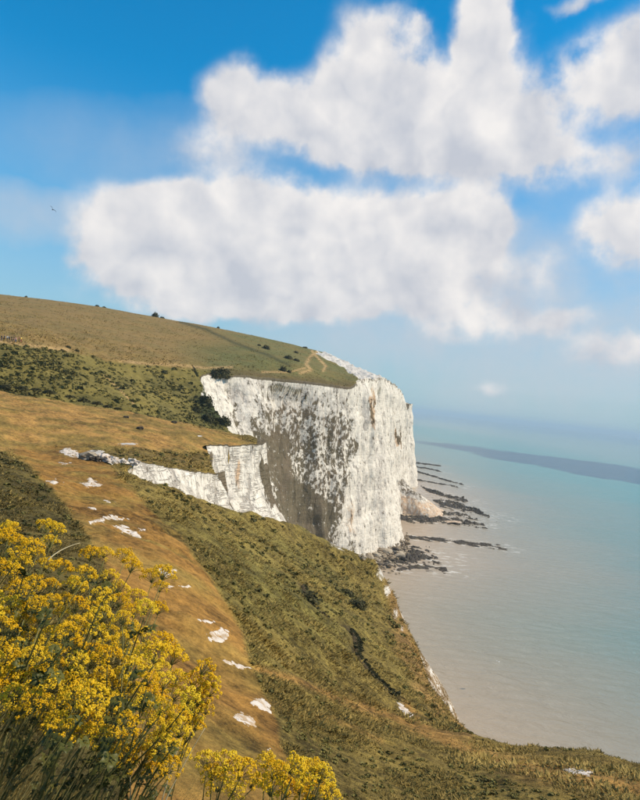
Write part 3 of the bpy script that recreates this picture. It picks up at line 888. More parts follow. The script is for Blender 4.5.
lowA = [((101, 452, 72), (100, 475, 69)), ((108, 450, 74.5), (112, 478, 71.5)), ((120, 458, 76), (128, 492, 73)), ((140, 462, 79), (146, 510, 76)), ((160, 463, 83), (165, 520, 79.5)),
        ((180, 466, 87), (185, 530, 84)), ((200, 468, 92), (205, 540, 89)), ((215, 471, 96.5), (224, 545, 93)), ((222, 480, 101), (236, 550, 97)), ((221, 470, 108), (250, 550, 103))]
tA = np.array([P(*a_) for a_, b_ in lowA]); fA = np.array([P(*b_) for a_, b_ in lowA])
wall('low_chalk_cliff', tA, fA, 320, 90, .6, small_masks, sc_=3.0, lip=1.2, terr=near_h, inset=.8, out=.7)
lowB = [((203, 444, 112), (222, 540, 108)), ((214, 445.5, 115), (240, 548, 110)), ((230, 445, 119.5), (258, 552, 113)), ((246, 444, 124), (276, 556, 116)), ((257, 444, 127.5), (290, 558, 120)),
        ((261, 446, 132), (300, 556, 125)), ((260, 446, 140), (305, 550, 136)), ((255, 445, 152), (305, 540, 150))]
tB = np.array([P(*a_) for a_, b_ in lowB]); fB = np.array([P(*b_) for a_, b_ in lowB])
wall('chalk_pillar_cliff', tB, fB, 260, 150, .8, small_masks, sc_=2.2, lip=1.5, terr=near_h, inset=1.2, flare=2.6, out=.9)
print('BUILD land done')
# ================================================================== SHORE
m, nt, b = material('wet_dark_rock')
co = objco(nt); n = noise(nt, co, .8, 6, .65); n2_ = noise(nt, co, .15, 4, .6)
c = mix(nt, n, (0.018, 0.014, 0.011), (0.085, 0.066, 0.048)); c = mix(nt, (n2_ - .5).step(.03, .2) * .45, c, (0.12, 0.10, 0.05))
put(nt, b.inputs['Base Color'], c); b.inputs['Roughness'].default_value = .6
put(nt, b.inputs['Normal'], bump(nt, n, .8, .5)); M_ROCK = m
m, nt, b = material('pale_boulder')
co = objco(nt); n = noise(nt, co, 1.2, 6, .65)
oi = nt.nodes.new('ShaderNodeObjectInfo'); rnd = X(nt, oi.outputs['Random'])
c = mix(nt, (rnd * .5 + n * .9 - .2).clamp(), (0.15, 0.105, 0.06), (0.55, 0.47, 0.37))
put(nt, b.inputs['Base Color'], c); put(nt, b.inputs['Normal'], bump(nt, n, .7, .3)); M_BOULDER = m

for pts, hw, lab in reefs:
    c_ = np.array([sea_pt(*p) for p in pts]); L = np.r_[0, np.cumsum(np.linalg.norm(np.diff(c_, axis=0), axis=1))]
    n_s = int(np.clip(L[-1] / .8, 30, 170)); n_w = 44
    s_ = np.linspace(-.03, 1.03, n_s); cx = np.interp(s_ * L[-1], L, c_[:, 0]); cy = np.interp(s_ * L[-1], L, c_[:, 1])
    w_ = np.linspace(-1.8, 1.8, n_w)
    XX = cx[:, None] + 0 * w_; YY = cy[:, None] + w_ * hw; p3 = np.stack((XX.ravel(), YY.ravel(), 0 * XX.ravel()), 1)
    env = (1 - np.abs(w_[None]) ** 1.6 * .55) * np.sqrt(np.clip(1.02 - np.clip(s_, 0, 1) ** 3, .04, 1))[:, None] * np.clip((s_ + .03) * 12, .15, 1)[:, None]
    h = 1.35 * env.ravel() + 1.7 * fbm(p3, .16, 4, .6) + 1.3 * np.abs(fbm(p3, .5, 3)) - .95
    h = np.where(h > 0, h * .7, h) * np.clip(hw / 7, .6, 1.3)
    h = np.clip(h, -1.5, 2.4)
    v_ = np.stack((p3[:, 0], p3[:, 1], h), 1)
    link('rock_reef', make_mesh('rock_reef', v_, grid_faces(n_s, n_w), [M_ROCK], False), label=lab, cat='reef', group='dark reefs along the shore')

# mound of fallen chalk under the farther buttress
gx, gy = np.meshgrid(np.linspace(40, 114, 150), np.linspace(462, 560, 130), indexing='ij')
axy = np.stack((gx.ravel(), gy.ravel()), 1)
A0, A1 = np.array((58., 512.)), np.array((107., 499.)); ab = A1 - A0; Lm = np.linalg.norm(ab); ab /= Lm; pn = np.array((-ab[1], ab[0]))
s_ = ((axy - A0) @ ab) / Lm; w_ = (axy - A0) @ pn
hh = np.interp(s_, [-.4, 0, .35, .55, .75, .9, 1.02, 1.2], [40, 32, 21, 15, 9, 4.5, 0, -4])
p3 = np.c_[axy, np.zeros(len(axy))]
edge = 21 + 3 * fbm(p3, .08, 3)
front = np.where(w_ < 0, np.clip((edge + w_) / 9.0, -0.5, 1), np.clip((30 - w_) / 25, -.5, 1))
front = np.where(front > 0, front ** .6, front)
mz = hh * front * (1 + .22 * fbm(p3, .07, 4)) + 1.0 * fbm(p3, .25, 4) * np.clip(hh / 10, .2, 1) - .6
mz = np.clip(mz, -3, 60)
mv = np.stack((axy[:, 0], axy[:, 1], mz), 1); mp = pix(mv)
hi = sstep(mz, 7.5, 13) * sstep(front, .75, .95)
link('rockfall_mound', make_mesh('rockfall_mound', mv, grid_faces(150, 130), [M_CLIFF], True,
     {'veg': .10 + .44 * hi, 'stain': .52 * (1 - hi) + .15, 'grime_shade': .1 + .85 * hi, 'block': np.full(len(mz), .4)}),
     label='rounded mound of fallen chalk with grey grown-over top jutting into the sea', cat='rockfall')


def rock_mesh(seed, sub=2, rough=.38, freq=.9):
    bm = bmesh.new(); bmesh.ops.create_icosphere(bm, subdivisions=sub, radius=1)
    v = np.array([x.co[:] for x in bm.verts])
    k = 1 + rough * fbm(v, freq, 4, off=seed * 9.1); v = v * k[:, None] * (1, .8, .62)
    for x, c in zip(bm.verts, v): x.co = c
    me = bpy.data.meshes.new('boulder'); bm.to_mesh(me); bm.free(); return me


rocks_p = []; rocks_d = []
for i in range(6):
    a_ = rock_mesh(i); a_.materials.append(M_BOULDER); rocks_p.append(a_)
    d_ = rock_mesh(i + 20); d_.materials.append(M_ROCK); rocks_d.append(d_)
foot_line = np.array([(366, 556), (380, 553), (392, 549), (400, 545)], float)
for i in range(58):
    t = rng.random(); q = np.array((np.interp(t, [0, .4, .75, 1], foot_line[:, 0]), np.interp(t, [0, .4, .75, 1], foot_line[:, 1])))
    q = q + (rng.normal() * 5 + 2, abs(rng.normal()) * 9 + 1)
    if q[0] < 368: q[0] = 368 + rng.random() * 20
    w = sea_pt(*q); s = float(np.clip(rng.lognormal(.35, .45), .7, 3.4))
    dark = rng.random() < .35
    o = link('boulder', (rocks_d if dark else rocks_p)[i % 6], label=('dark wet boulder' if dark else 'pale tan boulder') + ' in the rockfall at the foot of the nearest buttress',
             cat='boulder', group='boulders fallen at the cliff foot', loc=(w[0], w[1], .25 * s + rng.random() * 1.2))
    o.scale = (s, s, s * .9); o.rotation_euler = (rng.random() * .6, rng.random() * .6, rng.random() * 6)
rv = []; rf = []
bm = bmesh.new(); bmesh.ops.create_icosphere(bm, subdivisions=1, radius=1); iv = np.array([x.co[:] for x in bm.verts]); ifc = np.array([[x.index for x in q.verts] for q in bm.faces]); bm.free()
for i in range(620):
    q = np.array((rng.uniform(366, 408), 0.)); q[1] = np.interp(q[0], [366, 395, 408], [556, 549, 541]) + abs(rng.normal()) * 11 - 3
    w = sea_pt(*q); s = rng.lognormal(-.35, .4); sh = max(0, 1 - (q[1] - 545) / 22)
    rv.append(iv * (1 + .3 * rng.normal(size=(len(iv), 1)) * .6) * s * (1, .9, .7) + (w[0], w[1], .1 + 3.5 * sh * rng.random())); rf.append(ifc + i * len(iv))
link('rubble', make_mesh('rubble', np.concatenate(rv), np.concatenate(rf), [M_BOULDER], False), label='tan chalk rubble strewn between the boulders at the cliff foot', cat='rubble', kind='stuff')
o = link('boulder', rocks_p[2], label='lone white chalk boulder on the turf lip below the buttress', cat='boulder', loc=tuple(ground([(362, 560)])[0] + (0, 0, .5)))
o.scale = (1.2, 1.0, .9)
# rock outcrop at the gully head
oc = link('chalk_outcrop', None, label='small rugged chalk outcrop with a dark overhang beside the path', cat='outcrop')
g0 = ground([(98, 461)])[0]; oc.location = tuple(g0)
for k, (dx, dy, s, mt_) in enumerate([(-.9, .2, 1.15, 0), (.6, .4, 1.0, 1), (1.5, .5, .8, 1), (-.1, -.4, .75, 2), (-1.9, .4, .6, 0), (2.5, .6, .55, 1), (.2, 1.0, 1.0, 1), (3.9, 1.0, .7, 1)]):
    me = rock_mesh(40 + k, 3, .6, 1.5)
    me.materials.append((M_BOULDER, M_PATCH, M_ROCK)[mt_])
    o = link('rock', me, parent=oc, loc=(dx, dy, .25 * s)); o.scale = (s, s, s * .95); o.rotation_euler = (0, 0, k * 1.3)
for px_, py_, s, lab in [(140, 429, .55, 'dark weathered rock lying on the golden plateau'), (126, 418, .5, 'small brown rock on the far side of the golden plateau'), (174, 423, .55, 'small dark rock near the right end of the plateau'), (162, 418, .6, 'low grey rock by the dark hedge line at the plateau edge')]:
    o = link('rock', rocks_d[3] if s > .55 else rocks_d[1], label=lab, cat='rock', loc=tuple(ground([(px_, py_)])[0] + (0, 0, .1))); o.scale = (s * 1.3, s, s * 1.2)

# ================================================================== ROUGH GRASS AND SCRUB
def blades(base, height, spread, nb, tint, lean=(0, 0), width=.12, seed=0):
    r = np.random.default_rng(seed); n = len(base); N_ = n * nb
    bb = np.repeat(base, nb, 0); hh_ = np.repeat(height, nb) * r.uniform(.55, 1.15, N_); sp = np.repeat(spread, nb)
    th = r.uniform(0, 6.283, N_); rr = np.sqrt(r.random(N_)) * sp
    root = bb + np.stack((rr * np.cos(th), rr * np.sin(th), -.12 * hh_), 1)
    out = th + r.normal(size=N_) * .6
    tip = root + np.stack((np.cos(out) * hh_ * .95 + lean[0] * hh_, np.sin(out) * hh_ * .95 + lean[1] * hh_, hh_ * r.uniform(.35, 1.0, N_)), 1)
    ph = r.uniform(0, 6.283, N_); ww = hh_ * width
    s = np.stack((np.cos(ph) * ww, np.sin(ph) * ww, 0 * ww), 1)
    V = np.stack((root - s, root + s, tip), 1).reshape(-1, 3)
    return V, np.arange(3 * N_).reshape(-1, 3), np.repeat(np.clip(np.repeat(tint, nb) + r.normal(size=N_) * .12, 0, 1), 3)


def screen_sample(v, pxs, fcs, n, ok):
    """faces picked by how large they show"""
    f = fcs[ok]; p = pxs[f]
    ar = np.abs((p[:, 2, 0] - p[:, 0, 0]) * (p[:, 3, 1] - p[:, 1, 1]) - (p[:, 3, 0] - p[:, 1, 0]) * (p[:, 2, 1] - p[:, 0, 1])) * .5
    ar = np.minimum(ar, np.quantile(ar, .9998)) + 1e-9
    k = rng.choice(len(f), n, p=ar / ar.sum()); s, t = rng.random((2, n, 1))
    q = v[f[k]]
    return q[:, 0] * (1 - s) * (1 - t) + q[:, 1] * s * (1 - t) + q[:, 2] * s * t + q[:, 3] * (1 - s) * t, f[k][:, 0]


inn = inside(nv[:, :2], near_poly)
vis = (npx[:, 0] > -30) & (npx[:, 0] < 670) & (npx[:, 1] > 380) & (npx[:, 1] < 840) & (nv[:, 1] > 4) & (inn | (dsea < 9))
base, vi = screen_sample(nv, npx, fc, 150000, vis[fc].all(1))
short = np.maximum(pm, gm * .85)[vi]
keep = rng.random(len(base)) > np.maximum(short * .55, tm[vi] * .8)
keep &= (chalk[vi] < .45) & (dgr[vi] > .72)
base, vi, short = base[keep], vi[keep], short[keep]
Yb = base[:, 1]
clump = fbm(base * (1, 1, 0), .5, 3); clump2 = fbm(base * (1, 1, 0), .12, 3)
hg = (.045 + .0024 * Yb) * np.clip(.75 + 1.1 * clump + .5 * clump2, .25, 2.4) * (1 - .80 * short)
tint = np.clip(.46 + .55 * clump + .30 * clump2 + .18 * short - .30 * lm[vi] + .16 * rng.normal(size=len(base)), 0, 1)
V, f_, tt = blades(base, hg, hg * 1.2, 4, tint, (.1, .0), .32, 1)
link('rough_grass', make_mesh('rough_grass', V, f_, [M_TUFT], False, {'tint': tt}), label='tussocky olive grass covering the near slope', cat='grass', kind='stuff')

def leaf_clump(n, seed, flat=.75):
    r = np.random.default_rng(seed); d = r.normal(size=(n, 3)); d /= np.linalg.norm(d, axis=1)[:, None]
    lob = 1 + .35 * fbm(d, 1.6, 2, off=seed)
    p = d * (lob * r.uniform(.62, 1.0, n))[:, None] * (1, 1, flat); p[:, 2] = np.abs(p[:, 2]) * .95 + .02
    t1 = r.normal(size=(n, 3)); t1 -= (t1 * d).sum(1)[:, None] * d * .7; t1 /= np.linalg.norm(t1, axis=1)[:, None]; t2 = np.cross(d, t1)
    return p, t1, t2, r


def bush_mesh(name, n, leaf, seed, flat=.8):
    p, t1, t2, r = leaf_clump(n, seed, flat); s = leaf * r.uniform(.6, 1.3, n)[:, None]
    V = np.stack((p - t1 * s, p + t2 * s * .7, p + t1 * s, p - t2 * s * .7), 1).reshape(-1, 3)
    return make_mesh(name, V, np.arange(4 * n).reshape(-1, 4), [M_SCRUB], False, {'tint': np.repeat(np.clip(.35 + .35 * p[:, 2] + r.normal(size=n) * .18, 0, 1), 4)})


def scrub_mass(base, size, tone, nl, seed):
    Vs = []; ts = []; cl = [leaf_clump(nl, seed + i, .7) for i in range(8)]
    for i, bp in enumerate(base):
        p, t1, t2, r = cl[i % 8]; s = size[i]; ca, sa = math.cos(i), math.sin(i)
        rot = np.array(((ca, -sa, 0), (sa, ca, 0), (0, 0, 1)))
        c_ = bp + (p @ rot.T) * s; ls = s * .40
        Vs.append(np.stack((c_ - (t1 @ rot.T) * ls, c_ + (t2 @ rot.T) * ls, c_ + (t1 @ rot.T) * ls, c_ - (t2 @ rot.T) * ls), 1).reshape(-1, 3))
        ts.append(np.repeat(np.clip(tone[i] + .3 * p[:, 2] + .12 * rng.normal(size=len(p)), 0, 1), 4))
    return np.concatenate(Vs), np.concatenate(ts)


M_FSCRUB = leafy_material('far_scrub', (0.035, 0.036, 0.012), (0.20, 0.165, 0.045), 1.0, .5)
ok = inn & (npx[:, 0] > -20) & (npx[:, 0] < 660) & (npx[:, 1] > 445) & (npx[:, 1] < 820) & (nv[:, 1] > 9) & (np.maximum.reduce([pm, gm, tm]) < .15) & (dgr > .8)
base, vi = screen_sample(nv, npx, fc, 5000, ok[fc].all(1))
dn = fbm(base * (1, 1, 0), .16, 4); kp = rng.random(len(base)) < np.clip(.35 + 1.3 * dn, .05, 1); base, vi, dn = base[kp], vi[kp], dn[kp]
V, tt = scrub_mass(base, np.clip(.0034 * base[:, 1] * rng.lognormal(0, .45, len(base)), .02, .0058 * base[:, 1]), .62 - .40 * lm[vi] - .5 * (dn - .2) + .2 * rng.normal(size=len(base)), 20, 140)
link('slope_scrub', make_mesh('slope_scrub', V, np.arange(len(V)).reshape(-1, 4), [M_FSCRUB], False, {'tint': tt}), label='low dark and olive scrub dotted through the grass of the near slope', cat='scrub', kind='stuff')

# dark bramble creeping along the seaward side of the footpath
gw = np.array(groove_w); lb = []
for k0, k1, n_ in ((0, 3, 60), (3, 9, 300)):
    g_ = gw[k0:k1]; L_ = np.r_[0, np.cumsum(np.linalg.norm(np.diff(g_, axis=0), axis=1))]; ss = rng.uniform(0, L_[-1], n_)
    lb.append(np.stack((np.interp(ss, L_, g_[:, 0]) + rng.normal(.12, .12, n_), np.interp(ss, L_, g_[:, 1]) + rng.normal(.12, .14, n_)), 1))
lb = np.concatenate(lb); lb = np.c_[lb, near_h(lb[:, 0], lb[:, 1]) + .10]
V, tt = scrub_mass(lb, rng.uniform(.10, .20, len(lb)), rng.normal(.05, .12, len(lb)), 22, 180)
link('bramble', make_mesh('bramble', V, np.arange(len(V)).reshape(-1, 4), [M_SCRUB], False, {'tint': tt}), label='dark bramble creeping along the narrow footpath down the near slope', cat='bramble', kind='stuff')

# scrub on the far slope
ffc = grid_faces(*Y2.shape)
f_in = inside(fv[:, :2], far_poly)
ok = f_in & (sm > .5) & (fpx[:, 0] > -40) & (fpx[:, 0] < 245)
base, vi = screen_sample(fv, fpx, ffc, 9000, ok[ffc].all(1))
den = fbm(base * (1, 1, 0), .06, 4) + .5 * bush_m[vi] * 3
keep = rng.random(len(base)) < np.clip(.55 + .9 * den, .15, 1); base = base[keep]; vi = vi[keep]; den = den[keep]
V, tt = scrub_mass(base, np.clip(.34 * rng.lognormal(0, .5, len(base)), .15, 1.3), .55 - .45 * den, 26, 100)
link('scrub', make_mesh('scrub', V, np.arange(len(V)).reshape(-1, 4), [M_FSCRUB], False, {'tint': tt}), label='mottled low scrub covering the valley side below the hill track', cat='scrub', kind='stuff')
# short grass on the far hill
ok = f_in & (fpx[:, 0] > -20) & (fpx[:, 0] < 400) & (sm < .5) & (chalk2 < .3)
base, vi = screen_sample(fv, fpx, ffc, 16000, ok[ffc].all(1))
cn = fbm(base * (1, 1, 0), .07, 3)
V, f_, tt = blades(base, np.clip(.45 + .3 * cn, .15, .9), np.full(len(base), .6), 4, np.clip(.5 + .3 * cn - .0015 * (fpx[vi, 0] - 150), 0, 1), (.2, 0), .3, 3)
link('hill_grass', make_mesh('hill_grass', V, f_, [M_TUFT], False, {'tint': tt}), label='dry grass covering the upper hillside', cat='grass', kind='stuff')

_E2 = (fv[:, 2].reshape(Y2.shape) - EYE) / Y2


def ground_far(px, py, sky_=False):
    a, e = ang(px, py); j = int(np.clip(np.searchsorted(al2, a), 1, len(al2) - 1))
    E = _E2[:, j]; Yc_ = np.exp(ly2); k = np.where(E >= e)[0]
    k = int(k[0]) if len(k) and not sky_ else int(np.argmax(E))
    Yh = Yc_[k]; return np.array((a * Yh, Yh, EYE + E[k] * Yh))


M_BARK = leafy_material('bark', (0.05, 0.035, 0.02), (0.09, 0.065, 0.04), 1, 3)
shrub_meshes = [bush_mesh('foliage', 420, .13, 200 + i, .85) for i in range(4)]
twig = []
for k in range(5):
    w = k * 1.26; twig.append(tube([(0, 0, -.3), (.1 * math.cos(w), .1 * math.sin(w), .15), (.4 * math.cos(w), .4 * math.sin(w), .55)], [.05, .04, .02], 5))
tv, tf = merge(twig); stem_me = make_mesh('stem', tv, tf, [M_BARK], True, {'tint': np.full(len(tv), .5)})
shrubs = [  # px, py of the foot, half width px, height/width, far?, label
    (155, 318, 4.2, 1.0, 1, 'dark round bush standing out on the hill skyline'), (162, 319.5, 2.6, .6, 1, 'low dark bush just right of the skyline bush'),
    (97, 308, 2.6, .6, 1, 'tiny bush on the skyline left of the round bush'), (104, 308.8, 2.0, .6, 1, 'very small bush nearest the left skyline bush'), (26, 298, 1.6, .9, 1, 'speck of a bush at the far left of the skyline'), (218, 329.5, 1.6, 1.0, 1, 'tiny bush on the skyline right of the round bush'),
    (266, 349, 4.4, .8, 1, 'dark bush in mid slope of the green upper hill'), (259, 346, 2.2, .8, 1, 'small bush just left of the mid slope bush'), (296, 353, 2.6, .8, 1, 'small bush on the right shoulder of the green hill'), (288, 359, 5.0, .7, 1, 'wide flat bush above the zigzag chalk tracks'), (296, 361, 4.0, .6, 1, 'flat bush touching the wide bush on its right'),
    (283, 371, 3.8, 1.2, 1, 'upright dark bush near the cliff lip, left of a pale track'), (289, 373, 2.8, .9, 1, 'smaller bush right of the upright bush near the cliff lip'), (305, 348, 3.0, .5, 1, 'low bush on the crest beside the white scarp'),
    (68, 348, 3.0, .8, 1, 'dark bush beside the end of the hikers track'), (77, 352, 2.6, .9, 1, 'dark bush right of the track end'), (62, 351, 2.2, .8, 1, 'small bush left of the track end'), (53, 379, 3.0, .7, 1, 'dark bush alone in the middle of the valley side'),
    (164, 373, 4.0, .7, 1, 'dark bush near the right part of the valley side'), (214, 391, 7.5, 1.1, 1, 'large dark bush beside the left end of the chalk face'), (206, 404, 8, 1.0, 1, 'large dark green bush lower down beside the chalk face'), (220, 409, 8, 1.1, 1, 'dark bush tucked against the chalk face'),
    (224, 425, 8, 1.0, 1, 'green bush at the bottom of the gully beside the chalk face'), (208, 421, 8, .9, 1, 'broad green bush at the plateau end of the gully'), (196, 412, 6, .8, 1, 'round green bush left of the gully bushes'),
    (306, 598, 16, .42, 0, 'wide dark bush on the lower near slope'), (357, 606, 11, .55, 0, 'dark bush right of the trench top on the near slope'), (347, 594, 7, .6, 0, 'small dark bush above the trench on the near slope'),
    (84, 398, 7, .45, 2, 'dark hedge bush in the middle of the plateau edge'), (97, 401, 6, .5, 2, 'taller dark hedge bush right of the plateau edge middle'), (50, 390, 7, .5, 2, 'dark hedge bush at the left of the plateau edge'), (22, 386, 7, .45, 2, 'leftmost dark hedge bush of the plateau edge'), (70, 394, 6, .4, 2, 'low hedge bush between darker ones on the plateau edge'), (118, 406, 5, .4, 2, 'small hedge bush toward the right of the plateau edge'),
    (6, 384, 6, .5, 2, 'dark hedge bush at the very left of the plateau edge, cut by the picture edge'), (36, 387, 6, .4, 2, 'dark low hedge bush between the left ones of the plateau edge'), (108, 404, 5, .45, 2, 'dark hedge bush right of the taller one'), (134, 411, 5, .35, 2, 'flat hedge bush near the rocks of the plateau edge'), (150, 414, 5, .35, 2, 'flat hedge bush right of the rocks of the plateau edge')]
for i, (px_, py_, hw_, asp, far, lab) in enumerate(shrubs):
    if far == 1: g = ground_far(px_, py_, py_ < 332 and px_ < 250)
    elif far == 2: g = P(px_, py_ + 3, 141 - .02 * px_); g[2] = max(g[2], 0)
    else: g = ground([(px_, py_)])[0]
    s = hw_ / F * g[1]
    e_ = link('shrub', None, label=lab, cat='bush', group='bushes on the slopes', loc=tuple(g - np.array((0, 0, .12 * s))))
    e_.rotation_euler = (0, 0, i * 1.7); e_.scale = (s, s, s * asp * 1.5)
    link('foliage', shrub_meshes[i % 4], parent=e_); link('stem', stem_me, parent=e_)

# ================================================================== HIKERS
def simple_mat(name, c, rough=.85, v=.25):
    m, nt, b = material(name); n = noise(nt, objco(nt), 12, 3)
    put(nt, b.inputs['Base Color'], mix(nt, n, tuple(k * (1 - v) for k in c), tuple(min(1, k * (1 + v)) for k in c))); b.inputs['Roughness'].default_value = rough; return m


M_SKIN = simple_mat('skin', (.45, .27, .19)); M_HAIR = simple_mat('hair', (.05, .03, .02)); M_SHOE = simple_mat('shoe', (.04, .035, .03))


def person(loc, rz, h, shirt, trousers, stride, label, swing=.25):
    J = {'pel': (0, 0, .52), 'wai': (0, .01, .61), 'che': (0, .0, .72), 'nek': (0, 0, .83), 'hd0': (0, -.01, .88), 'hd1': (0, -.015, .93), 'hd2': (0, 0, .975)}
    Rr = {'pel': (.088, .062), 'wai': (.075, .055), 'che': (.098, .066), 'nek': (.033, .033), 'hd0': (.042, .05), 'hd1': (.046, .056), 'hd2': (.032, .036)}
    E = [('pel', 'wai'), ('wai', 'che'), ('che', 'nek'), ('nek', 'hd0'), ('hd0', 'hd1'), ('hd1', 'hd2')]
    for s, n in ((-1, 'L'), (1, 'R')):
        st = stride * s
        J['hip' + n] = (s * .052, 0, .48); J['kne' + n] = (s * .055, -st * .5 - .01, .27); J['ank' + n] = (s * .055, -st * .8 + .02, .04); J['toe' + n] = (s * .062, -st * .8 - .07, .018)
        J['sho' + n] = (s * .115, 0, .785); J['elb' + n] = (s * .15, st * swing + .02, .62); J['wri' + n] = (s * .15, st * swing * 1.3 - .05, .49); J['han' + n] = (s * .148, st * swing * 1.3 - .07, .43)
        Rr.update({'hip' + n: (.058, .06), 'kne' + n: (.038, .04), 'ank' + n: (.026, .028), 'toe' + n: (.026, .018), 'sho' + n: (.042, .04), 'elb' + n: (.028, .028), 'wri' + n: (.02, .02), 'han' + n: (.014, .024)})
        E += [('pel', 'hip' + n), ('hip' + n, 'kne' + n), ('kne' + n, 'ank' + n), ('ank' + n, 'toe' + n), ('che', 'sho' + n), ('sho' + n, 'elb' + n), ('elb' + n, 'wri' + n), ('wri' + n, 'han' + n)]
    names = list(J); me = bpy.data.meshes.new('skel'); me.from_pydata([J[k] for k in names], [(names.index(a), names.index(b_)) for a, b_ in E], [])
    o = bpy.data.objects.new('skel', me); scene.collection.objects.link(o)
    md = o.modifiers.new('s', 'SKIN'); md.use_smooth_shade = True
    for i, k in enumerate(names):
        sv = me.skin_vertices[0].data[i]; sv.radius = Rr[k]; sv.use_root = (k == 'pel')
    o.modifiers.new('d', 'SUBSURF').levels = 1
    dg = bpy.context.evaluated_depsgraph_get(); body = bpy.data.meshes.new_from_object(o.evaluated_get(dg)); body.name = 'body'
    bpy.data.objects.remove(o)
    for mt_ in (M_SKIN, shirt, trousers, M_SHOE): body.materials.append(mt_)
    for p in body.polygons:
        x, y, z = p.center
        p.material_index = 3 if z < .035 else 2 if z < .53 and abs(x) < .115 else 1 if z < .825 and not (abs(x) > .12 and z < .56) else 0
    e_ = link('person', None, label=label, cat='person', group='hikers on the hill track', loc=loc); e_.rotation_euler = (0, 0, rz); e_.scale = (h, h, h)
    link('body', body, parent=e_)
    bm = bmesh.new(); bmesh.ops.create_uvsphere(bm, u_segments=10, v_segments=8, radius=1)
    for v in list(bm.verts):
        if v.co.z < -.35 or (v.co.z < .25 and v.co.y < -.3): bm.verts.remove(v)
    hm = bpy.data.meshes.new('hair'); bm.to_mesh(hm); bm.free(); hm.materials.append(M_HAIR)
    ho = link('hair', hm, parent=e_, loc=(0, .008, .945)); ho.scale = (.05, .06, .056)


cm = {k: simple_mat(k + '_cloth', c) for k, c in dict(black=(.015, .015, .018), navy=(.02, .03, .07), white=(.7, .68, .65), maroon=(.20, .02, .03), yellow=(.75, .52, .10), grey=(.12, .12, .13), blue=(.06, .12, .25), pink=(.6, .32, .28)).items()}
for px_, py_, rz, h, sh, tr_, stv, lab in [
    (1.2, 341.2, 1.4, 1.72, 'black', 'navy', .1, 'hiker in a black top nearest the left picture edge'), (3.8, 341.6, -1.6, 1.75, 'navy', 'black', .08, 'hiker in a dark blue top beside the leftmost hiker'),
    (7.0, 341.8, .4, 1.66, 'white', 'black', .05, 'hiker in a white top between the two dark pairs'), (9.0, 342.0, 2.6, 1.7, 'grey', 'navy', .05, 'hiker in a grey top left of the black-clad pair'),
    (11.3, 342.6, 1.5, 1.82, 'black', 'black', .1, 'hiker dressed all in black in the middle of the group'), (13.4, 342.2, -1.2, 1.84, 'black', 'navy', .12, 'tallest hiker in black top and navy trousers'),
    (15.4, 342.6, .2, 1.7, 'pink', 'blue', .05, 'hiker in a pink top right of the black-clad pair'), (18.6, 343.0, 1.9, 1.7, 'maroon', 'black', .1, 'hiker in a maroon top near the right end of the group'), (20.8, 343.2, -1.5, 1.74, 'yellow', 'maroon', .12, 'rightmost hiker in a yellow top')]:
    g = ground_far(px_, py_)
    person(tuple(g + np.array((0, 0, .02))), rz, h, cm[sh], cm[tr_], stv, lab)

# ================================================================== BIRDS
def bird(name, loc, rz, span, mats, label, bank=0., flap=.35):
    e_ = link(name, None, label=label, cat='bird', loc=loc); e_.rotation_euler = (0, bank, rz); e_.scale = (span / 2,) * 3
    n = 12; y = np.linspace(-.48, .42, n); r_ = .15 * np.sqrt(np.clip(1 - ((y - .02) / .47) ** 2, .02, 1)) * np.interp(y, [-.5, -.38, -.28, 0, .42], [.65, .8, .75, 1, .45])
    v, f_ = tube(np.stack((0 * y, y, .02 * np.cos(y * 4)), 1), r_, 10)
    link('body', make_mesh('body', v, f_, [mats[0]]), parent=e_)
    v, f_ = tube([(0, -.47, .005), (0, -.53, 0), (0, -.58, -.012)], [.028, .018, .004], 6); link('beak', make_mesh('beak', v, f_, [mats[2]]), parent=e_)
    for s in (-1, 1):
        xs = np.array([.05, .3, .55, .8, 1.0]); ld = np.array([-.20, -.30, -.27, -.12, .10]); tl = np.array([.20, .20, .18, .20, .22]); zz = np.array([.05, .05 + .35 * flap, .05 + .55 * flap, .05 + .5 * flap, .05 + .35 * flap])
        up = [(s * x, l, z) for x, l, z in zip(xs, ld, zz)] + [(s * x, (l + t) / 2 - .03, z + .028) for x, l, t, z in zip(xs, ld, tl, zz)] + [(s * x, t, z - .004) for x, t, z in zip(xs, tl, zz)]
        lo_ = [(s * x, (l + t) / 2, z - .012) for x, l, t, z in zip(xs, ld, tl, zz)]
        F_ = []
        for i in range(4):
            F_ += [(i, i + 1, 5 + i + 1, 5 + i), (5 + i, 5 + i + 1, 10 + i + 1, 10 + i), (i, 15 + i, 15 + i + 1, i + 1), (15 + i, 10 + i, 10 + i + 1, 15 + i + 1)]
        link('wing', make_mesh('wing', np.array(up + lo_), F_, [mats[1]]), parent=e_)
    tv_ = np.array([(-.05, .36, .02), (.05, .36, .02), (.13, .64, .02), (0, .67, .025), (-.13, .64, .02), (0, .40, -.015), (0, .62, .005)])
    link('tail', make_mesh('tail', tv_, [(0, 1, 2, 3), (0, 3, 4), (0, 5, 1), (1, 5, 6, 2), (2, 6, 3), (3, 6, 4), (4, 6, 5, 0)], [mats[0]], False), parent=e_)


mb = simple_mat('black_feather', (.012, .013, .018), .5); mw = simple_mat('white_feather', (.8, .79, .77), .6, .05); mg = simple_mat('grey_feather', (.62, .63, .66), .6, .05); my = simple_mat('beak_horn', (.5, .35, .08))
bird('crow', tuple(P(52.5, 209.5, 85)), R(25), 1.05, (mb, mb, mb), 'black bird flying high in the sky over the hill', bank=.7, flap=.5)
bird('gull', tuple(P(498, 662, 185)), R(20), 1.6, (mw, mw, my), 'white gull flying low over the pale sea', bank=.3, flap=.5)

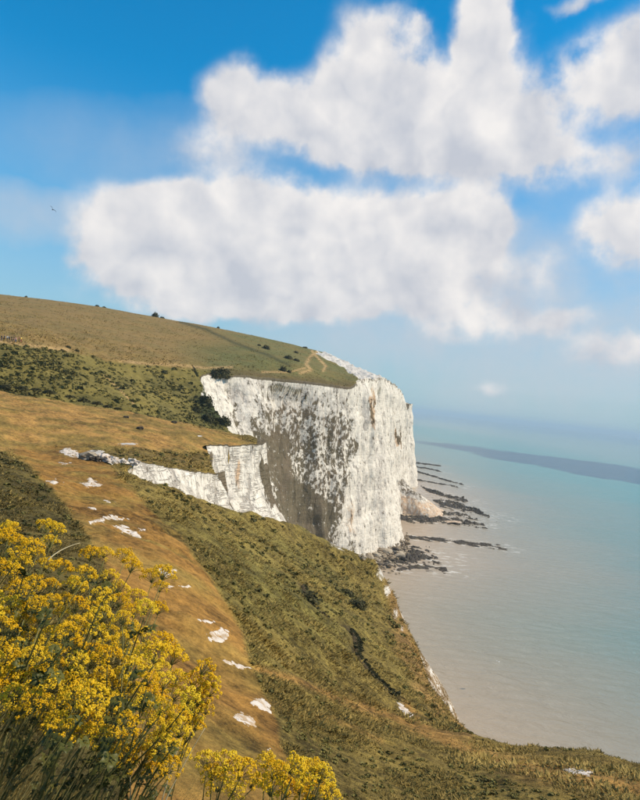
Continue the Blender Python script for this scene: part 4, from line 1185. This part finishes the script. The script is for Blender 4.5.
# ================================================================== FLOWERING PLANTS
m, nt, b = material('yellow_florets')
oi = nt.nodes.new('ShaderNodeObjectInfo'); rnd = X(nt, oi.outputs['Random']); t = attr(nt, 'tint', 'Fac')
c = mix(nt, rnd, (0.82, 0.47, 0.008), (0.92, 0.66, 0.04)); c = mix(nt, (t * 1.0).clamp() * .65, c, (0.30, 0.24, 0.02))
put(nt, b.inputs['Base Color'], c); b.inputs['Roughness'].default_value = .6
tl_ = nt.nodes.new('ShaderNodeBsdfTranslucent'); put(nt, tl_.inputs['Color'], c); mx_ = nt.nodes.new('ShaderNodeMixShader'); mx_.inputs[0].default_value = .30
nt.links.new(b.outputs[0], mx_.inputs[1]); nt.links.new(tl_.outputs[0], mx_.inputs[2]); nt.links.new(mx_.outputs[0], [n for n in nt.nodes if n.type == 'OUTPUT_MATERIAL'][0].inputs['Surface'])
M_YEL = m
m, nt, b = material('green_stem')
n = noise(nt, objco(nt), 9, 3); c = mix(nt, n, (0.07, 0.052, 0.022), (0.24, 0.225, 0.06)); put(nt, b.inputs['Base Color'], c); b.inputs['Roughness'].default_value = .5; M_STEM = m
m, nt, b = material('green_leaf')
n = noise(nt, objco(nt), 25, 3); oi = nt.nodes.new('ShaderNodeObjectInfo'); rnd = X(nt, oi.outputs['Random'])
c = mix(nt, (n * .6 + rnd * .5).clamp(), (0.022, 0.030, 0.008), (0.105, 0.100, 0.022)); put(nt, b.inputs['Base Color'], c); b.inputs['Roughness'].default_value = .45; M_LEAF = m


def umbel_mesh(seed, R_=.040, nu=17, nf=20):
    r = np.random.default_rng(seed); V = []; Fc = []; tn = []; mi_ = []
    for k in range(nu):
        fr = math.sqrt((k + .5) / nu); th = k * 2.39996 + r.normal() * .2
        c = np.array((math.cos(th) * fr * R_, math.sin(th) * fr * R_, R_ * (.95 - .75 * fr * fr) + r.normal() * .003))
        d = c + np.array((0, 0, R_ * .6)); d /= np.linalg.norm(d)
        v, f_ = tube([(0, 0, -.012), c * .5 + np.array((0, 0, -.003)), c], [.0012, .0009, .0007], 3, False)
        o = len(V); V += list(v); Fc += [tuple(i + o for i in q) for q in f_]; tn += [.9] * len(v); mi_ += [1] * len(f_)
        ru = R_ * r.uniform(.20, .30)
        for j in range(nf):
            e = r.normal(size=3); e /= np.linalg.norm(e); e = e + d * .7; e /= np.linalg.norm(e)
            p = c + e * ru * r.uniform(.75, 1.05); s = r.uniform(.0022, .0036)
            a = np.cross(e, r.normal(size=3)); a /= np.linalg.norm(a) + 1e-9; b_ = np.cross(e, a)
            o = len(V); V += [p + a * s, p + b_ * s, p - a * s, p - b_ * s, p + e * s * .7]
            Fc += [(o, o + 1, o + 4), (o + 1, o + 2, o + 4), (o + 2, o + 3, o + 4), (o + 3, o, o + 4)]; mi_ += [0] * 4
            tn += [float(np.clip(r.normal() * .22 + .12, 0, 1))] * 5
    return make_mesh('flower_head', np.array(V), Fc, [M_YEL, M_STEM], False, {'tint': np.array(tn)}, mi_)


def leaf_mesh(seed):
    r = np.random.default_rng(seed); parts = [tube([(0, 0, 0), (0, .03, .012), (0, .07, .015)], [.0016, .0013, .001], 4)]
    for (ox, oy, rot) in ((0, .07, 0), (.004, .055, -1.0), (-.004, .055, 1.0), (.003, .03, -1.2), (-.003, .03, 1.2)):
        L_, W_ = r.uniform(.045, .065), r.uniform(.016, .024); ys = np.linspace(0, 1, 6); ca, sa = math.cos(rot), math.sin(rot)
        row = []
        for y in ys:
            w = W_ * math.sin(math.pi * min(1, y * .92 + .06)) * (1 + .18 * math.sin(y * 22)); z = .012 * math.sin(y * 2.6) - .012 * y * y
            for x in (-w, 0, w):
                px_, py_ = x, y * L_; row.append((ox + px_ * ca - py_ * sa, oy + px_ * sa + py_ * ca, z + .02 + abs(x) * .35))
        row = np.array(row); fs = []
        for i in range(5):
            for j in range(2): fs.append((i * 3 + j, i * 3 + j + 1, i * 3 + j + 4, i * 3 + j + 3))
        parts.append((row, fs))
    v, f_ = merge(parts); return make_mesh('leaf', v, f_, [M_LEAF], True)


umb = [umbel_mesh(300 + i) for i in range(6)] + [umbel_mesh(320 + i, .030, 11, 16) for i in range(3)]
lvs = [leaf_mesh(400 + i) for i in range(4)]


def orient(o, d, spin, s):
    o.rotation_euler = (Vector(d).to_track_quat('Z', 'Y').to_matrix() @ Matrix.Rotation(spin, 3, 'Z')).to_euler(); o.scale = (s, s, s)


def plant(root_xy, heads, label, small=False, leaves=9, thick=.0042):
    """heads: flower head points in the place; stem and branches grow to them from the root"""
    rx, ry = root_xy; gz = near_h(np.array([rx]), np.array([ry]))[0]
    root = np.array((rx, ry, gz - .03)); heads = [np.asarray(h, float) for h in heads]
    e_ = link('flowering_plant', None, label=label, cat='plant', group='yellow flowering plants in the foreground', loc=tuple(root))
    hs = sorted(heads, key=lambda h: -h[2]); lead = hs[0] - root
    def bez(p0, p1, p2, n): t = np.linspace(0, 1, n)[:, None]; return (1 - t) ** 2 * p0 + 2 * t * (1 - t) * p1 + t * t * p2
    mid = np.array((lead[0] * .25, lead[1] * .3, lead[2] * .6))
    main = bez(np.zeros(3), mid, lead - np.array((0, 0, .02)), 14)
    v, f_ = tube(main, np.linspace(thick * 1.35, thick * .5, 14), 7); link('stem', make_mesh('stem', v, f_, [M_STEM]), parent=e_)
    for k, h in enumerate(hs):
        hl = h - root
        d = np.array((.25, -.15, 1.0)) + rng.normal(size=3) * .28
        if k:
            frac = np.clip((hl[2] - .38 * np.linalg.norm(hl[:2] - np.array(lead[:2]) * .8) - .10 - .2 * rng.random()) / lead[2], .12, .9)
            st = main[int(frac * 13)]; cp = st * .45 + hl * .55 + np.array((0, 0, -.02)) + rng.normal(size=3) * .012
            br = bez(st, cp, hl - np.array((0, 0, .012)), 8)
            v, f_ = tube(br, np.linspace(thick * .75, thick * .38, 8), 5); link('branch', make_mesh('branch', v, f_, [M_STEM]), parent=e_)
            tg_ = br[-1] - br[-2]; tg_ /= np.linalg.norm(tg_); d = tg_ * .8 + np.array((.1, -.1, .7)) + rng.normal(size=3) * .15
        o = link('flower_head', umb[rng.integers(6, 9)] if small else umb[rng.integers(0, 6)], parent=e_, loc=tuple(hl)); orient(o, d, rng.random() * 6, float(rng.uniform(.8, 1.2)))
    for k in range(leaves):
        q = main[rng.integers(7, 13)] + rng.normal(size=3) * .012; a_ = rng.random() * 6.28
        o = link('leaf', lvs[k % 4], parent=e_, loc=tuple(q)); s = float(rng.uniform(.22, .5))
        o.rotation_euler = (rng.uniform(-.5, 1.0), rng.normal() * .4, a_); o.scale = (s, s, s)


mass = [(-25, 532), (8, 528), (40, 560), (62, 580), (92, 575), (112, 572), (140, 590), (138, 625), (165, 650), (180, 668), (197, 690), (205, 712), (188, 735), (178, 765), (150, 782), (128, 765), (105, 758), (70, 735), (0, 722), (-25, 722)]
pts_ = []
tries = 0
while tries < 9000:
    tries += 1; q = np.array((rng.uniform(-25, 210), rng.uniform(525, 785)))
    if not inside(q[None], mass)[0]: continue
    sp = 12.5 if q[1] > 600 else 15
    if all((q[0] - p[0]) ** 2 + (q[1] - p[1]) ** 2 > sp * sp for p in pts_): pts_.append(q)
explicit = [(14, 532), (4, 540), (46, 530), (56, 533), (50, 545), (30, 552), (22, 566), (90, 558), (104, 556), (124, 560), (131, 570), (152, 580), (160, 590), (163, 577), (145, 612), (76, 588), (60, 572), (158, 612)]
allp = [(q, 0) for q in pts_] + [(np.array(q, float), 0) for q in explicit]
hp = np.array([q for q, _ in allp])
Yh = np.interp(hp[:, 1], [525, 620, 700, 790], [2.75, 2.35, 2.0, 1.78]) + rng.normal(size=len(hp)) * .16
H3 = np.array([P(q[0], q[1], y) for q, y in zip(hp, Yh)])
ctr_px = [(5, 540), (48, 540), (24, 590), (70, 585), (110, 565), (155, 588), (5, 640), (50, 640), (95, 630), (135, 645), (175, 690), (8, 700), (50, 705), (95, 700), (140, 720), (165, 765), (115, 750)]
lab_px = ['tall yellow flowering plant cut by the left picture edge, top of the clump', 'yellow flowering plant standing highest above the clump against dark grass', 'yellow flowering plant below the two tallest at the left edge', 'yellow flowering plant between the tall left ones and the path', 'yellow flowering plant with upright stems topping the clump beside the path',
          'yellow flowering plant leaning far right over the path at the clump top', 'yellow flowering plant at the left edge halfway down the clump', 'yellow flowering plant in the upper middle of the clump, left half', 'yellow flowering plant in the upper middle of the clump, right half', 'yellow flowering plant leaning over the path halfway down the clump',
          'yellow flowering plant reaching farthest right over the path', 'yellow flowering plant at the left edge just above the dry grass', 'yellow flowering plant low in the clump above the dry grass', 'yellow flowering plant in the lower middle of the clump with dark gaps', 'yellow flowering plant low on the right flank of the clump',
          'lowest yellow flowering plant of the clump beside pale dead stalks', 'yellow flowering plant at the bottom of the clump over the grass']
own = ((hp[:, None] - np.array(ctr_px, float)[None]) ** 2).sum(-1).argmin(1)
for k, (c_, lab) in enumerate(zip(ctr_px, lab_px)):
    hs = H3[own == k]
    if not len(hs): continue
    mx = hs.mean(0); plant((mx[0] - .20 + rng.normal() * .03, mx[1] + .02), hs, lab, leaves=22)
# separate plants along the bottom
for hpx, lab, Yp in [([(207, 766), (226, 768), (240, 776), (252, 786), (218, 788), (233, 795), (212, 778)], 'yellow flowering plant standing alone on the bottom edge right of the clump', 1.9),
                     ([(266, 766), (273, 776), (283, 778), (292, 772), (271, 792), (287, 794)], 'yellow flowering plant in the middle of the bottom row', 1.85),
                     ([(303, 776), (314, 772), (320, 779), (300, 792), (326, 797), (312, 797)], 'rightmost yellow flowering plant on the bottom edge', 1.85)]:
    hs = np.array([P(x, y, Yp + rng.normal() * .05) for x, y in hpx]); mx = hs.mean(0)
    plant((mx[0] - .10, mx[1] + .02), hs, lab, leaves=6)
hs = np.array([P(x, y, 2.0) for x, y in [(200, 690), (208, 681), (211, 694), (198, 703), (206, 712), (192, 716), (203, 672), (213, 685), (196, 728)]])
plant((hs[:, 0].mean() - .12, 2.02), hs, 'slender sprig of tiny yellow flowers over the path right of the clump', small=True, leaves=3, thick=.0022)
# dead stalks
M_DRY = leafy_material('dry_stalk', (0.20, 0.15, 0.07), (0.48, 0.40, 0.24), 1, 6)
for q0, q1, q2, lab in [((158, 815), (170, 770), (182, 738), 'pale dead stalk upright at the lower right of the clump'), ((160, 812), (182, 765), (205, 728), 'pale dead stalk leaning right over the path below the sprig'), ((130, 815), (131, 795), (130, 775), 'short pale dead stalk at the bottom under the clump'), ((48, 560), (60, 548), (80, 543), 'thin pale grass stalk over the dark grass at the clump top')]:
    pp = np.array([P(*q0, 1.8), P(*q1, 1.85), P(*q2, 1.9)]); t = np.linspace(0, 1, 9)[:, None]
    cv = (1 - t) ** 2 * pp[0] + 2 * t * (1 - t) * pp[1] + t * t * pp[2]
    v, f_ = tube(cv, np.linspace(.0022, .001, 9), 5); link('dead_stalk', make_mesh('dead_stalk', v, f_, [M_DRY], True, {'tint': np.full(len(v), .7)}), label=lab, cat='stalk')
# long dry grass under the clump
nb = 7000
gx_ = rng.uniform(-1.5, .05, nb); gy_ = 1.25 + 1.7 * rng.random(nb) ** 1.5
gz_ = near_h(gx_, gy_); L_ = rng.uniform(.45, .95, nb) * np.where(gy_ > 1.9, .6, 1); dirn = rng.normal(.35, .5, nb)
V = []; seg = 6
lx = np.cos(dirn); lyy = np.sin(dirn); wd = rng.uniform(.0016, .0034, nb); bend = rng.uniform(.2, .8, nb)
for k in range(seg):
    t = k / (seg - 1); out = L_ * bend * t ** 1.7; up_ = L_ * (t - .35 * bend * t ** 2.2)
    c_ = np.stack((gx_ + lx * out, gy_ + lyy * out * .6, gz_ + up_), 1); sd = np.stack((-lyy * .5 + .5, lx * .6, 0 * lx), 1) * (wd * (1 - .85 * t))[:, None]
    V.append(np.stack((c_ - sd, c_ + sd), 1))
V = np.stack(V, 1).reshape(-1, 3)
ff = []
bi = np.arange(nb)[:, None] * seg * 2
for k in range(seg - 1): ff.append(np.concatenate((bi + 2 * k, bi + 2 * k + 1, bi + 2 * k + 3, bi + 2 * k + 2), 1))
M_GR = leafy_material('long_grass', (0.040, 0.038, 0.012), (0.30, 0.24, 0.095), 1, 8)
link('long_grass', make_mesh('long_grass', V, np.concatenate(ff), [M_GR], True, {'tint': np.repeat(np.clip(rng.normal(.5, .28, nb), 0, 1), seg * 2)}), label='long bent dry grass under the yellow flowers', cat='grass', kind='stuff')

# ================================================================== AIR
m = bpy.data.materials.new('haze_air'); m.use_nodes = True; nt = m.node_tree; nt.nodes.clear()
o_ = nt.nodes.new('ShaderNodeOutputMaterial'); pv = nt.nodes.new('ShaderNodeVolumePrincipled'); nt.links.new(pv.outputs[0], o_.inputs['Volume'])
pv.inputs['Color'].default_value = (.66, .85, 1.0, 1); pv.inputs['Density'].default_value = 1.1e-4; pv.inputs['Anisotropy'].default_value = 0.0
HX = 50000.0
hv = np.array([(x, y, z) for x in (-HX, HX) for y in (-HX, HX) for z in (-6.0, 150.0)])
hz = link('haze', make_mesh('haze', hv, [(0, 1, 3, 2), (4, 6, 7, 5), (0, 4, 5, 1), (2, 3, 7, 6), (0, 2, 6, 4), (1, 5, 7, 3)], [m], False), kind='stuff', label='pale sea haze filling the air', cat='haze')
# the cloud whose shadow lies as a dark band on the sea
m, nt, b = material('cloud_white'); b.inputs['Base Color'].default_value = (.9, .9, .92, 1); b.inputs['Roughness'].default_value = 1
tr_ = nt.nodes.new('ShaderNodeBsdfTransparent'); mx_ = nt.nodes.new('ShaderNodeMixShader')
nn = noise(nt, objco(nt), .006, 5, .6)
put(nt, mx_.inputs[0], nn.step(.34, .66)); nt.links.new(tr_.outputs[0], mx_.inputs[1]); nt.links.new(b.outputs[0], mx_.inputs[2])
out = [n for n in nt.nodes if n.type == 'OUTPUT_MATERIAL'][0]; nt.links.new(mx_.outputs[0], out.inputs['Surface'])
parts = []
hc = 900.0; off = np.array((math.sin(SUN_AZ), math.cos(SUN_AZ))) * hc / math.tan(SUN_EL)
for (px_, py_, wx, wy) in [(450, 446, 50, 70), (475, 449, 70, 120), (505, 454, 85, 160), (540, 460, 100, 190), (575, 465, 120, 220), (610, 470, 130, 230), (645, 475, 140, 230), (690, 482, 150, 220), (740, 490, 160, 200)]:
    w = sea_pt(px_, py_) + off
    bm = bmesh.new(); bmesh.ops.create_icosphere(bm, subdivisions=4, radius=1); v = np.array([x.co[:] for x in bm.verts]); f_ = [tuple(x.index for x in q.verts) for q in bm.faces]; bm.free()
    v = v * (1 + .6 * fbm(v, 1.6, 5, .6, off=px_))[:, None] * (wx * 1.25, wy, 55) + np.array((w[0], w[1], hc)); parts.append((v, f_))
v, f_ = merge(parts)
link('cloud', make_mesh('cloud', v, f_, [m]), label='low white cloud out over the sea whose shadow darkens the water', cat='cloud')
